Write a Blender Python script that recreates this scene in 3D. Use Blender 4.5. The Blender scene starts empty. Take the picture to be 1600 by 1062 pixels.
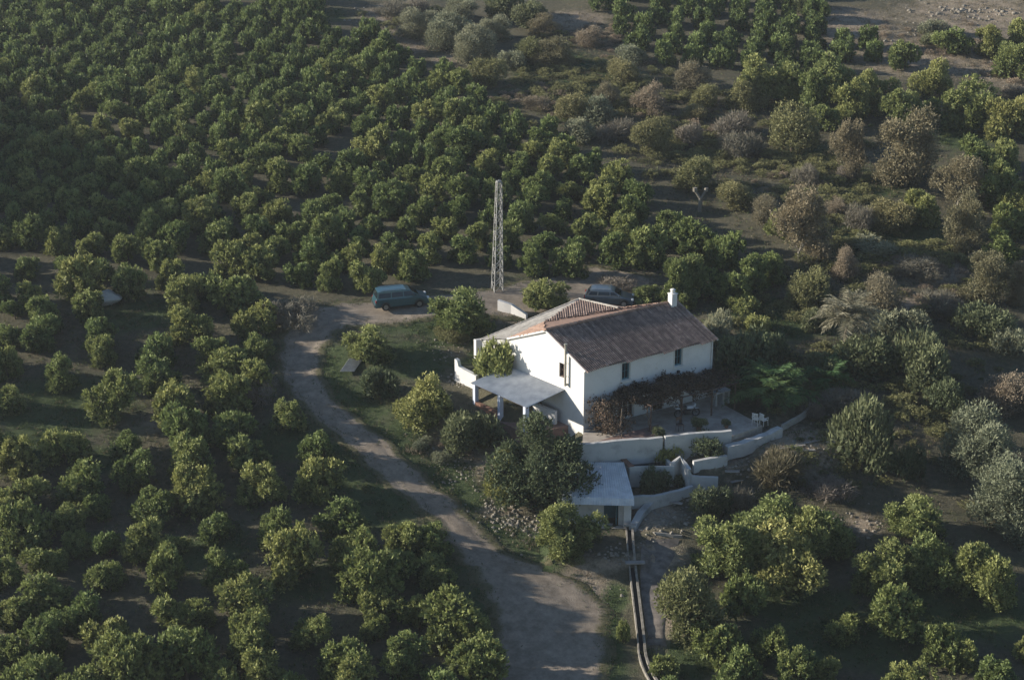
import bpy, math, random
import numpy as np
from mathutils import Vector

# ------------------------------------------------------------------ camera, light, exposure
scn = bpy.context.scene
COL = scn.collection
F_PX = 2650.0; PITCH = math.radians(20); CAM_H = 48.0
cam = bpy.data.cameras.new('camera'); cam_o = bpy.data.objects.new('camera', cam); COL.objects.link(cam_o)
cam_o.location = (0, 0, CAM_H); cam_o.rotation_euler = (math.pi/2 - PITCH, 0, 0)
cam.sensor_width = 36; cam.lens = 36*F_PX/1600; cam.clip_end = 3000; cam.clip_start = 1
scn.camera = cam_o
SUN_EL = math.radians(17.5); SUN_AZ = math.radians(-85)      # azimuth measured from +Y towards +X
world = bpy.data.worlds.new("World"); scn.world = world; world.use_nodes = True
wn = world.node_tree.nodes; bg = wn['Background']
sky = wn.new('ShaderNodeTexSky'); sky.sky_type = 'NISHITA'; sky.sun_disc = False
sky.sun_elevation = SUN_EL; sky.sun_rotation = SUN_AZ; sky.altitude = 200; sky.air_density = 1.0; sky.dust_density = 0.2; sky.ozone_density = 2.6
world.node_tree.links.new(sky.outputs[0], bg.inputs[0]); bg.inputs[1].default_value = 0.08
sl = bpy.data.lights.new('sun', 'SUN'); so = bpy.data.objects.new('sun', sl); COL.objects.link(so)
sl.energy = 5.0; sl.angle = math.radians(1.0); sl.color = (1.0, 0.91, 0.78)
SD = Vector((math.sin(SUN_AZ)*math.cos(SUN_EL), math.cos(SUN_AZ)*math.cos(SUN_EL), math.sin(SUN_EL)))
so.rotation_euler = SD.to_track_quat('Z', 'Y').to_euler(); so.location = (-60, 110, 60)
scn.view_settings.view_transform = 'Standard'; scn.view_settings.look = 'None'
scn.view_settings.exposure = 0.9; scn.view_settings.gamma = 1.0
scn.cycles.max_bounces = 5; scn.cycles.diffuse_bounces = 2; scn.cycles.glossy_bounces = 2
scn.cycles.transmission_bounces = 3; scn.cycles.use_denoising = True

# ------------------------------------------------------------------ terrain and picture geometry
FW = np.array([0, math.cos(PITCH), -math.sin(PITCH)]); UPV = np.array([0, math.sin(PITCH), math.cos(PITCH)])
RT = np.array([1.0, 0, 0]); CC = np.array([0, 0, CAM_H])
def ray(x, y): return FW + (x-800)/F_PX*RT - (y-531)/F_PX*UPV
def A(x, y, z):
    d = ray(x, y); p = CC + d*((z-CAM_H)/d[2]); return np.array([p[0], p[1], z])
def proj(p):
    v = np.asarray(p, float)-CC; Z = v@FW
    return 800+F_PX*(v@RT)/Z, 531-F_PX*(v@UPV)/Z, Z
KY = [0, 60, 92, 100, 105.6, 114.5, 129.5, 155, 200, 218, 330, 500, 900]
KZ = [-18, -12, -6, -4, -3, -0.3, 3.1, 6.4, 12, 14.7, 33, 62, 110]
def sm(t): t = np.clip(t, 0, 1); return t*t*(3-2*t)
# level pads cut or filled into the slope: centre x, y, half x, half y, rotation, height, blend width
PADS = [(11.6, 114.9, 7.0, 4.3, 0.18, 0.15, 0.5), (6.3, 108.9, 1.6, .25, 0.1, -1.35, 0.5), (9.7, 109.2, 1.3, .55, 0.1, -1.7, 0.5), (3.0, 121.5, 5.5, 3.5, 0.55, 1.6, 2.5),
        (15.0, 109.3, 2.2, .75, 0.17, -1.1, 0.6), (20.5, 112.3, 3.0, 2.2, 0.4, -0.35, 1.5), (10.3, 107.2, 1.9, .55, 0.1, -2.5, 0.5), (10.8, 104.2, 2.8, 1.4, 0.0, -3.0, 1.0), (5.6, 103.4, 2.9, 3.2, 0.0, -3.5, 0.8)]
def tz(x, y):
    x = np.asarray(x, float); y = np.asarray(y, float)
    z = np.interp(y, KY, KZ)
    z = z + 0.35*np.sin(x*0.13+y*0.07)*np.sin(y*0.11-x*0.05) + 0.12*np.sin(x*0.55+1.3)*np.sin(y*0.47)
    # far right dry hillside; unseen hill added off left, shaped to shade the orchard
    z = z + 6*sm((x-45)/40)*sm((y-185)/60)
    hr = np.interp(y, [100, 140, 150.5, 155, 170, 184, 198, 207, 220, 250, 300], [-5, 8, 40, 41.5, 40, 37.5, 34, 29, 21, 21, 25])
    z = z + np.maximum(hr-z, 0)*np.exp(-((x+135)/26)**2)
    for cx, cy, hx, hy, r, pz, fb in PADS:
        dx = x-cx; dy = y-cy; a = math.cos(r)*dx+math.sin(r)*dy; b = -math.sin(r)*dx+math.cos(r)*dy
        d = np.hypot(np.maximum(np.abs(a)-hx, 0), np.maximum(np.abs(b)-hy, 0))
        w = sm(1-d/fb); z = z*(1-w)+pz*w
    return z
def G(x, y, h=0.0):
    """ground point seen at picture point x, y (h metres above the ground)"""
    d = ray(x, y); t = 70.0
    while t < 600:
        p = CC+d*t
        if p[2] <= float(tz(p[0], p[1]))+h: break
        t += 0.8
    t -= 0.8
    for _ in range(9):
        p = CC+d*t
        if p[2] <= float(tz(p[0], p[1]))+h: break
        t += 0.1
    return np.array([p[0], p[1], p[2]-h])

# ------------------------------------------------------------------ materials
def nmat(name):
    m = bpy.data.materials.new(name); m.use_nodes = True
    nt = m.node_tree; return m, nt, nt.nodes, nt.links, nt.nodes['Principled BSDF']
def N(nodes, t, **k):
    n = nodes.new(t)
    for a, b in k.items(): setattr(n, a, b)
    return n
def noise(nodes, links, scale, detail=4, coord='Object', rough=.6):
    tc = N(nodes, 'ShaderNodeTexCoord'); no = N(nodes, 'ShaderNodeTexNoise')
    no.inputs['Scale'].default_value = scale; no.inputs['Detail'].default_value = detail; no.inputs['Roughness'].default_value = rough
    links.new(tc.outputs[coord], no.inputs['Vector']); return no
def ramp(nodes, links, src, stops):
    r = N(nodes, 'ShaderNodeValToRGB'); links.new(src, r.inputs[0]); e = r.color_ramp.elements
    while len(e) < len(stops): e.new(0.5)
    for i, (p, c) in enumerate(stops):
        e[i].position = p; e[i].color = (c, c, c, 1) if isinstance(c, (int, float)) else (*c, 1)
    return r
def mixc(nodes, links, f, a, b, mode='MIX'):
    m = N(nodes, 'ShaderNodeMix', data_type='RGBA', blend_type=mode)
    for s, v in ((0, f), (6, a), (7, b)):
        if hasattr(v, 'is_linked'): links.new(v, m.inputs[s])
        elif isinstance(v, (int, float)): m.inputs[s].default_value = v
        else: m.inputs[s].default_value = (*v, 1)
    return m.outputs[2]
def bump(nodes, links, h, bsdf, strength, dist):
    b = N(nodes, 'ShaderNodeBump'); b.inputs['Strength'].default_value = strength; b.inputs['Distance'].default_value = dist
    links.new(h, b.inputs['Height']); links.new(b.outputs[0], bsdf.inputs['Normal'])
def simple(name, col, rough=.6, metal=0, var=.25, scale=3.0, bmp=0.0, bd=.02, col2=None, coat=0):
    m, nt, n, l, b = nmat(name)
    no = noise(n, l, scale, 5)
    c2 = col2 or tuple(c*(1-var) for c in col)
    r = ramp(n, l, no.outputs[0], [(.35, c2), (.65, col)])
    l.new(r.outputs[0], b.inputs['Base Color']); b.inputs['Roughness'].default_value = rough; b.inputs['Metallic'].default_value = metal
    if coat: b.inputs['Coat Weight'].default_value = coat
    if bmp: bump(n, l, no.outputs[0], b, bmp, bd)
    return m
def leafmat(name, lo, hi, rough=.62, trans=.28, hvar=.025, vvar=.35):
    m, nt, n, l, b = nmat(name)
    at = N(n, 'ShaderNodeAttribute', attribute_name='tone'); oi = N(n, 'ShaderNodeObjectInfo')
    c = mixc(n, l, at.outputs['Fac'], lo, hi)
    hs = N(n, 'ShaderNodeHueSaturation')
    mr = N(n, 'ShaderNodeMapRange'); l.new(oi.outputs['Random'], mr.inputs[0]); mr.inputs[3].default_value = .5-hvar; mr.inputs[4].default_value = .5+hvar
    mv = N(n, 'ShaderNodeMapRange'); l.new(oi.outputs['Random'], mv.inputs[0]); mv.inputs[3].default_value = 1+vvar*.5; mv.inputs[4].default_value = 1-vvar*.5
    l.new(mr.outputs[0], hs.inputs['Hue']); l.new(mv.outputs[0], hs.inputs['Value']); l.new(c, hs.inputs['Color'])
    l.new(hs.outputs[0], b.inputs['Base Color']); b.inputs['Roughness'].default_value = rough
    b.inputs['Specular IOR Level'].default_value = .22
    tr = N(n, 'ShaderNodeBsdfTranslucent'); l.new(hs.outputs[0], tr.inputs[0])
    mx = N(n, 'ShaderNodeMixShader'); mx.inputs[0].default_value = trans
    l.new(b.outputs[0], mx.inputs[1]); l.new(tr.outputs[0], mx.inputs[2]); l.new(mx.outputs[0], n['Material Output'].inputs[0])
    return m
M = {}
M['citrus'] = leafmat('citrus_leaf', (.050, .074, .026), (.30, .34, .115))
M['citrus2'] = leafmat('lemon_leaf', (.080, .108, .036), (.34, .36, .13))
M['dark'] = leafmat('loquat_leaf', (.042, .060, .030), (.19, .215, .11))
M['olive'] = leafmat('olive_leaf', (.11, .125, .078), (.30, .31, .20))
M['brown'] = leafmat('autumn_leaf', (.125, .115, .066), (.26, .235, .138))
M['tan'] = leafmat('dry_leaf', (.16, .14, .095), (.31, .265, .18))
M['mixed'] = leafmat('turning_leaf', (.10, .105, .048), (.29, .28, .125))
M['twig'] = leafmat('dry_twig', (.12, .108, .085), (.235, .21, .165), trans=.05)
M['vine'] = leafmat('vine_leaf', (.055, .050, .036), (.17, .125, .08))
M['palm'] = leafmat('palm_frond', (.085, .092, .055), (.32, .31, .21))
M['banana'] = leafmat('banana_frond', (.052, .098, .038), (.15, .23, .085))
M['grass'] = leafmat('grass_blade', (.035, .062, .024), (.12, .16, .06))
M['weed'] = leafmat('dry_weed', (.075, .065, .04), (.20, .18, .11))
M['bark'] = simple('bark', (.10, .075, .055), .9, var=.5, scale=9, bmp=.6)
M['palebark'] = simple('pale_bark', (.22, .20, .16), .9, var=.4, scale=9, bmp=.6)

def wallmat(name, col, stain=.14):
    m, nt, n, l, b = nmat(name)
    no = noise(n, l, .9, 8, rough=.7); r = ramp(n, l, no.outputs[0], [(.25, tuple(c*(1-stain*2.2) for c in col)), (.5, tuple(c*(1-stain*.3) for c in col)), (.8, col)])
    n2 = noise(n, l, 14, 6); n3 = noise(n, l, 3.2, 3)
    c = mixc(n, l, ramp(n, l, n3.outputs[0], [(.62, 0.0), (.78, .35)]).outputs[0], r.outputs[0], (.42, .38, .32))
    l.new(c, b.inputs['Base Color']); b.inputs['Roughness'].default_value = .88
    bump(n, l, n2.outputs[0], b, .35, .03); return m
M['wall'] = wallmat('whitewash', (.63, .62, .60), .07)
M['oldwall'] = wallmat('old_whitewash', (.46, .46, .445), .25)
M['dirtywall'] = wallmat('worn_render', (.36, .34, .30), .25)
M['pave'] = simple('terrace_paving', (.42, .375, .32), .85, var=.35, scale=1.6, bmp=.3, col2=(.27, .235, .20))
M['redpave'] = simple('terracotta_paving', (.26, .17, .14), .85, var=.35, scale=2.6, bmp=.3)
M['concrete'] = simple('concrete', (.33, .31, .28), .9, var=.35, scale=1.3, bmp=.4)
M['oldconc'] = simple('mossy_concrete', (.30, .275, .235), .9, var=.5, scale=2.6, bmp=.5, col2=(.13, .12, .10))
M['shedroof'] = simple('grey_roof_sheet', (.60, .61, .61), .7, var=.2, scale=1.7, bmp=.3, col2=(.46, .47, .48))
M['brick'] = simple('brick_red', (.24, .125, .085), .9, var=.4, scale=12, bmp=.5)
M['blueframe'] = simple('blue_paint', (.06, .17, .21), .5, var=.2)
M['frame'] = simple('white_paint', (.62, .62, .60), .5, var=.1)
M['brownwood'] = simple('brown_wood', (.09, .055, .04), .7, var=.4, scale=8)
M['post'] = simple('blue_white_post', (.50, .55, .66), .7, var=.15)
M['galv'] = simple('galvanised_steel', (.30, .30, .29), .55, .3, var=.3, scale=6)
M['pipe'] = simple('flue_metal', (.42, .40, .34), .5, .4, var=.25)
M['rubber'] = simple('rubber', (.02, .02, .021), .85)
M['rim'] = simple('wheel_rim', (.30, .30, .31), .35, .8)
M['water'] = simple('tank_water', (.015, .022, .022), .08, var=.2)
M['dark_in'] = simple('dark_interior', (.02, .02, .02), .9)
M['stone'] = simple('pale_stone', (.30, .27, .22), .9, var=.5, scale=2.5, bmp=.5)
M['lamp'] = simple('headlamp_glass', (.65, .66, .66), .15, var=.05)
M['redlamp'] = simple('tail_lamp', (.30, .02, .02), .2, var=.1)
M['plastic'] = simple('white_plastic', (.62, .61, .58), .45, var=.1)
M['black'] = simple('black_plastic', (.025, .025, .027), .5)
M['corr'] = simple('corrugated_scrap', (.38, .40, .42), .6, .2, var=.3)
M['carblue'] = simple('teal_car_paint', (.032, .095, .12), .30, .35, var=.12, coat=.6)
M['cardark'] = simple('slate_car_paint', (.09, .12, .15), .30, .4, var=.12, coat=.6)
M['bike'] = simple('scooter_paint', (.50, .52, .55), .35, .1, var=.1, coat=.4)
def glassmat(name, col=(.012, .018, .024)):
    m, nt, n, l, b = nmat(name); b.inputs['Base Color'].default_value = (*col, 1)
    no = noise(n, l, 2.0, 2); r = ramp(n, l, no.outputs[0], [(.3, .04), (.8, .12)]); l.new(r.outputs[0], b.inputs['Roughness'])
    b.inputs['IOR'].default_value = 1.5; return m
M['glass'] = glassmat('window_glass')
def roofmat(name, c1, c2, c3):
    m, nt, n, l, b = nmat(name)
    a = N(n, 'ShaderNodeAttribute', attribute_name='tone'); r = ramp(n, l, a.outputs['Fac'], [(0, c1), (.55, c2), (1, c3)])
    no = noise(n, l, 2.2, 8, rough=.75); c = mixc(n, l, ramp(n, l, no.outputs[0], [(.42, 0.0), (.62, .75)]).outputs[0], r.outputs[0], tuple(x*.55 for x in c1))
    l.new(c, b.inputs['Base Color']); b.inputs['Roughness'].default_value = .9; n2 = noise(n, l, 18, 3); bump(n, l, n2.outputs[0], b, .3, .02); return m
M['tile'] = roofmat('old_roof_tile', (.15, .105, .088), (.28, .20, .165), (.44, .34, .29))
M['paletile'] = roofmat('sunlit_tone_tile', (.24, .15, .11), (.32, .21, .16), (.40, .28, .22))  # lighter terracotta for rear slopes and ridge, sunlit tone put into its colour
M['limetile'] = roofmat('limewashed_tile', (.38, .35, .31), (.46, .43, .38), (.54, .51, .46))

# ground: soil, grass and dry earth mixed by masks carried on the mesh
m, nt, n, l, b = nmat('orchard_soil')
aG = N(n, 'ShaderNodeAttribute', attribute_name='grass'); aD = N(n, 'ShaderNodeAttribute', attribute_name='dry')
n1 = noise(n, l, .35, 9, rough=.7); n2 = noise(n, l, 2.4, 8, rough=.75); n3 = noise(n, l, 9, 6)
soil = ramp(n, l, n2.outputs[0], [(.25, (.050, .050, .034)), (.5, (.090, .084, .056)), (.75, (.150, .130, .090))]).outputs[0]
dry = ramp(n, l, n2.outputs[0], [(.25, (.17, .14, .10)), (.5, (.27, .22, .165)), (.78, (.40, .335, .26))]).outputs[0]
grs = ramp(n, l, n2.outputs[0], [(.25, (.036, .050, .022)), (.55, (.062, .085, .036)), (.8, (.11, .125, .060))]).outputs[0]
def masked(att, lo, hi):
    ad = N(n, 'ShaderNodeMath', operation='ADD'); l.new(att, ad.inputs[0]); l.new(n1.outputs[0], ad.inputs[1])
    ad2 = N(n, 'ShaderNodeMath', operation='MULTIPLY_ADD'); l.new(n2.outputs[0], ad2.inputs[0]); ad2.inputs[1].default_value = .5; l.new(ad.outputs[0], ad2.inputs[2])
    return ramp(n, l, ad2.outputs[0], [(0, 0), (lo, 0), (hi, 1)]).outputs[0] if False else mr(ad2.outputs[0], lo, hi)
def mr(src, lo, hi):
    q = N(n, 'ShaderNodeMapRange'); l.new(src, q.inputs[0]); q.inputs[1].default_value = lo; q.inputs[2].default_value = hi; return q.outputs[0]
c = mixc(n, l, masked(aD.outputs['Fac'], .98, 1.32), soil, dry)
c = mixc(n, l, masked(aG.outputs['Fac'], .80, 1.12), c, grs)
l.new(c, b.inputs['Base Color']); b.inputs['Roughness'].default_value = .95; b.inputs['Specular IOR Level'].default_value = .15
bump(n, l, n3.outputs[0], b, .8, .12); M['soil'] = m
m, nt, n, l, b = nmat('dirt_track')
aE = N(n, 'ShaderNodeAttribute', attribute_name='edge'); n2 = noise(n, l, 1.1, 9, rough=.75); n3 = noise(n, l, 11, 6); n4 = noise(n, l, .45, 5)
tr = ramp(n, l, n2.outputs[0], [(.3, (.135, .112, .086)), (.5, (.225, .188, .148)), (.74, (.34, .288, .23))]).outputs[0]
sf = ramp(n, l, n3.outputs[0], [(.3, (.075, .072, .042)), (.7, (.13, .12, .065))]).outputs[0]
ad = N(n, 'ShaderNodeMath', operation='MULTIPLY_ADD'); l.new(n2.outputs[0], ad.inputs[0]); ad.inputs[1].default_value = 1.15; l.new(aE.outputs['Fac'], ad.inputs[2])
c = mixc(n, l, mr(ad.outputs[0], .95, 1.2), tr, sf)
l.new(c, b.inputs['Base Color']); b.inputs['Roughness'].default_value = .95; b.inputs['Specular IOR Level'].default_value = .15
bump(n, l, n3.outputs[0], b, .5, .06); M['track'] = m

# ------------------------------------------------------------------ object helpers
def tag(o, label=None, cat=None, group=None, kind=None):
    if label: o['label'] = label
    if cat: o['category'] = cat
    if group: o['group'] = group
    if kind: o['kind'] = kind
    return o
def thing(name, label, cat, loc=(0, 0, 0), rz=0.0, group=None):
    o = bpy.data.objects.new(name, None); COL.objects.link(o); o.empty_display_size = .2
    o.location = tuple(float(v) for v in loc); o.rotation_euler = (0, 0, rz); return tag(o, label, cat, group)
class MB:
    """collects faces; build() links them as one mesh object"""
    def __init__(s, org=(0, 0, 0)): s.v = []; s.f = []; s.t = []; s.o = np.array([float(q) for q in org])
    def add(s, vs, fs, tone=.5):
        k = len(s.v); s.v += [tuple(np.asarray(p, float)-s.o) for p in vs]; s.f += [tuple(i+k for i in f) for f in fs]; s.t += [tone]*len(vs)
    def box(s, c, d, rz=0.0, tone=.5, ax=None):
        cx, cy, cz = c; X = np.array([math.cos(rz), math.sin(rz), 0]); Y = np.array([-math.sin(rz), math.cos(rz), 0]); Z = np.array([0, 0, 1.])
        if ax is not None: X, Y, Z = ax
        vs = [np.array(c)+X*d[0]/2*a+Y*d[1]/2*b_+Z*d[2]/2*e for e in (-1, 1) for a, b_ in ((-1, -1), (1, -1), (1, 1), (-1, 1))]
        s.add(vs, [(3, 2, 1, 0), (4, 5, 6, 7), (0, 1, 5, 4), (1, 2, 6, 5), (2, 3, 7, 6), (3, 0, 4, 7)], tone)
    def slab(s, top, th, down=None):
        """top polygon (list of 3-D points) extruded down by th (or to height down)"""
        n_ = len(top); top = [np.asarray(p, float) for p in top]
        bot = [np.array([p[0], p[1], (p[2]-th) if down is None else down]) for p in top]
        s.add(top+bot, [tuple(range(n_)), tuple(range(2*n_-1, n_-1, -1))]+[(i, i+n_, (i+1) % n_+n_, (i+1) % n_) for i in range(n_)])
    def tube(s, p, q, r, r2=None, k=8, tone=.5, cap=True):
        p = np.asarray(p, float); q = np.asarray(q, float); r2 = r if r2 is None else r2; d = q-p; L = np.linalg.norm(d)
        if L < 1e-6: return
        d = d/L; a = np.cross(d, [0, 0, 1.] if abs(d[2]) < .9 else [1., 0, 0]); a /= np.linalg.norm(a); b_ = np.cross(d, a)
        vs = [p+(a*math.cos(2*math.pi*i/k)+b_*math.sin(2*math.pi*i/k))*r for i in range(k)]+[q+(a*math.cos(2*math.pi*i/k)+b_*math.sin(2*math.pi*i/k))*r2 for i in range(k)]
        fs = [(i, (i+1) % k, (i+1) % k+k, i+k) for i in range(k)]
        if cap: fs += [tuple(range(k-1, -1, -1)), tuple(range(k, 2*k))]
        s.add(vs, fs, tone)
    def build(s, name, mat, parent=None, smooth=False, bevel=0):
        me = bpy.data.meshes.new(name); me.from_pydata([tuple(float(a) for a in p) for p in s.v], [], s.f); me.validate(); me.update()
        at = me.attributes.new('tone', 'FLOAT', 'POINT'); at.data.foreach_set('value', np.array(s.t[:len(me.vertices)], 'f'))
        me.materials.append(mat)
        if smooth: me.polygons.foreach_set('use_smooth', [True]*len(me.polygons))
        o = bpy.data.objects.new(name, me); COL.objects.link(o)
        if parent is not None: o.parent = parent
        elif np.any(s.o): o.location = tuple(float(q) for q in s.o)
        if bevel:
            bv = o.modifiers.new('bevel', 'BEVEL'); bv.width = bevel; bv.segments = 2; bv.limit_method = 'ANGLE'
        return o
def npmesh(name, V, Q, tone, mat, smooth=False):
    """quads from numpy arrays"""
    me = bpy.data.meshes.new(name); nv = len(V); nf = len(Q)
    me.vertices.add(nv); me.vertices.foreach_set('co', np.asarray(V, 'f').ravel())
    me.loops.add(nf*4); me.loops.foreach_set('vertex_index', np.asarray(Q, 'i').ravel())
    me.polygons.add(nf); me.polygons.foreach_set('loop_start', np.arange(0, nf*4, 4, dtype='i')); me.polygons.foreach_set('loop_total', np.full(nf, 4, 'i'))
    if smooth: me.polygons.foreach_set('use_smooth', np.ones(nf, bool))
    me.update(calc_edges=True)
    for k, v in (tone or {}).items():
        at = me.attributes.new(k, 'FLOAT', 'POINT'); at.data.foreach_set('value', np.asarray(v, 'f'))
    me.materials.append(mat); return me
def link(name, me, parent=None, loc=None):
    o = bpy.data.objects.new(name, me); COL.objects.link(o)
    if parent is not None: o.parent = parent
    if loc is not None: o.location = tuple(float(q) for q in loc)
    return o

# ------------------------------------------------------------------ ground
def axis(lo, fine0, fine1, hi, st, cst):
    a = [fine0]; step = st
    left = []
    x = fine0
    while x > lo: step = min(step*1.25, cst); x -= step; left.append(x)
    step = st; right = []; x = fine1
    while x < hi: step = min(step*1.25, cst); x += step; right.append(x)
    return np.array(left[::-1]+list(np.arange(fine0, fine1+1e-6, st))+right)
XS = axis(-300, -72, 72, 300, .6, 12); YS = axis(10, 86, 232, 430, .6, 12)
XX, YY = np.meshgrid(XS, YS); rg = np.random.RandomState(3)
ZZ = tz(XX, YY)
fine = (np.abs(XX) < 73) & (YY > 85) & (YY < 233)
ZZ = ZZ+np.where(fine, rg.normal(0, .022, ZZ.shape), 0)
def pmask(blobs):
    """blobs given where they lie in the picture, turned into places on the ground"""
    out = np.zeros(XX.shape)
    for x, y, rx, ry in blobs:
        c0 = G(x, y); cx = G(x+rx, y); cy = G(x, y-ry); R1 = max(abs(cx[0]-c0[0]), .5); R2 = max(abs(cy[1]-c0[1]), .5)
        out = np.maximum(out, 1.0*np.exp(-(((XX-c0[0])/R1)**2+((YY-c0[1])/R2)**2)**1.3*.8))
    return out
GR = [(555, 640, 45, 40), (620, 690, 55, 35), (520, 590, 25, 45), (690, 745, 50, 28), (720, 780, 40, 22), (660, 510, 60, 16), (720, 525, 50, 18), (640, 560, 60, 28),
      (450, 690, 50, 30), (520, 740, 55, 40), (600, 790, 60, 40), (690, 870, 45, 50), (750, 980, 40, 60), (90, 640, 110, 45), (30, 700, 60, 30), (150, 720, 50, 20),
      (400, 560, 40, 30), (220, 490, 80, 20), (955, 985, 14, 50), (965, 930, 12, 20), (850, 850, 60, 22), (790, 830, 40, 16), (920, 1040, 50, 30), (1080, 1030, 40, 30),
      (1250, 945, 90, 20), (1300, 1000, 120, 40), (1500, 960, 120, 40), (1230, 500, 70, 28), (1180, 480, 60, 18), (1400, 390, 90, 16), (1340, 290, 70, 22), (1500, 210, 60, 22),
      (900, 130, 90, 30), (870, 100, 60, 20), (1260, 250, 60, 20), (1400, 370, 120, 20), (330, 860, 50, 30), (480, 910, 60, 24), (760, 560, 30, 20), (830, 890, 40, 14), (520, 25, 20, 10)]
DR = [(700, 690, 60, 35), (740, 730, 50, 30), (780, 790, 40, 25), (820, 830, 50, 20), (880, 890, 70, 30), (920, 930, 60, 40), (930, 990, 40, 50), (860, 850, 50, 20), (720, 545, 40, 16), (1040, 960, 40, 90),
      (1030, 870, 45, 40), (1250, 690, 70, 30), (1020, 800, 50, 40), (1520, 30, 130, 50), (1440, 90, 120, 40), (1560, 110, 90, 30), (1330, 40, 90, 30), (900, 30, 60, 15),
      (620, 30, 60, 30), (660, 60, 50, 15), (280, 520, 60, 12), (640, 240, 1, 1), (1450, 420, 90, 22), (1400, 480, 100, 20), (950, 435, 60, 22), (800, 490, 50, 16), (960, 880, 40, 14),
      (1350, 820, 30, 20), (1120, 690, 60, 30), (840, 870, 30, 20), (230, 660, 60, 16), (650, 75, 30, 10), (700, 95, 30, 10), (960, 440, 60, 26)]
gmask = pmask(GR); dmask = pmask(DR)
hillm = sm((XX-30)/25)*sm((YY-215)/15); dmask = np.maximum(dmask, hillm*.9)
nx, ny = len(XS), len(YS)
ii = (np.arange(ny-1)[:, None]*nx+np.arange(nx-1)[None, :]).ravel()
Q = np.stack([ii, ii+1, ii+nx+1, ii+nx], 1)
gm = npmesh('ground', np.stack([XX.ravel(), YY.ravel(), ZZ.ravel()], 1), Q, {'grass': gmask.ravel()*.62, 'dry': dmask.ravel()*.62}, M['soil'], True)
tag(link('ground', gm), kind='structure')

# dirt track: left and right edge as seen in the picture
PAIRS = [(765, 1100, 945, 1100), (775, 1000, 945, 1000), (768, 950, 940, 945), (745, 900, 880, 900), (712, 865, 790, 865), (665, 800, 724, 800), (597, 750, 662, 750), (550, 700, 612, 700),
         (490, 650, 547, 650), (447, 600, 503, 600), (440, 556, 501, 556), (452, 515, 520, 522), (490, 485, 545, 512), (560, 474, 600, 508), (660, 466, 680, 498),
         (760, 455, 770, 495), (860, 435, 850, 495), (930, 420, 930, 478), (1015, 435, 1010, 462)]
PL = [(G(a, b_)[:2], G(c_, d)[:2]) for a, b_, c_, d in PAIRS]
def catmull(P, k):
    P = [np.asarray(p, float) for p in P]; P = [2*P[0]-P[1]]+P+[2*P[-1]-P[-2]]; out = []
    for i in range(1, len(P)-2):
        for j in range(k):
            t = j/k; p0, p1, p2, p3 = P[i-1:i+3]
            out.append(.5*((2*p1)+(-p0+p2)*t+(2*p0-5*p1+4*p2-p3)*t*t+(-p0+3*p1-3*p2+p3)*t**3))
    out.append(P[-2]); return out
LE = catmull([p[0] for p in PL], 10); RE = catmull([p[1] for p in PL], 10)
NW = 23; V = []; ed = []; rr = random.Random(5)
for i, (a, b_) in enumerate(zip(LE, RE)):
    wob0 = .35*math.sin(i*.9)+rr.uniform(-.25, .25); wob1 = .35*math.sin(i*.7+2)+rr.uniform(-.25, .25); d = (b_-a)/np.linalg.norm(b_-a)
    a2 = a-d*(.5+wob0*.5); b2 = b_+d*(.5+wob1*.5); WW = np.linalg.norm(b2-a2)
    for j in range(NW):
        t = j/(NW-1); p = a2+(b2-a2)*t; rut = -.05*math.exp(-((t-.3)/.07)**2)-.05*math.exp(-((t-.7)/.07)**2)
        V.append((p[0], p[1], float(tz(p[0], p[1]))+.085+rut*.8+rr.uniform(-.012, .012)-(.085 if j in (0, NW-1) else 0)))
        ed.append(max(0, 1-min(t, 1-t)*WW/(1.25 if i > 50 else 1.7))*.95+.20*math.exp(-((t-.5)/.09)**2)*(1 if 30 < i < 110 else .5))
q = np.array([[i*NW+j, i*NW+j+1, (i+1)*NW+j+1, (i+1)*NW+j] for i in range(len(LE)-1) for j in range(NW-1)])
tag(link('dirt_track', npmesh('dirt_track', V, q, {'edge': ed}, M['track'], True)), kind='structure')

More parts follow.
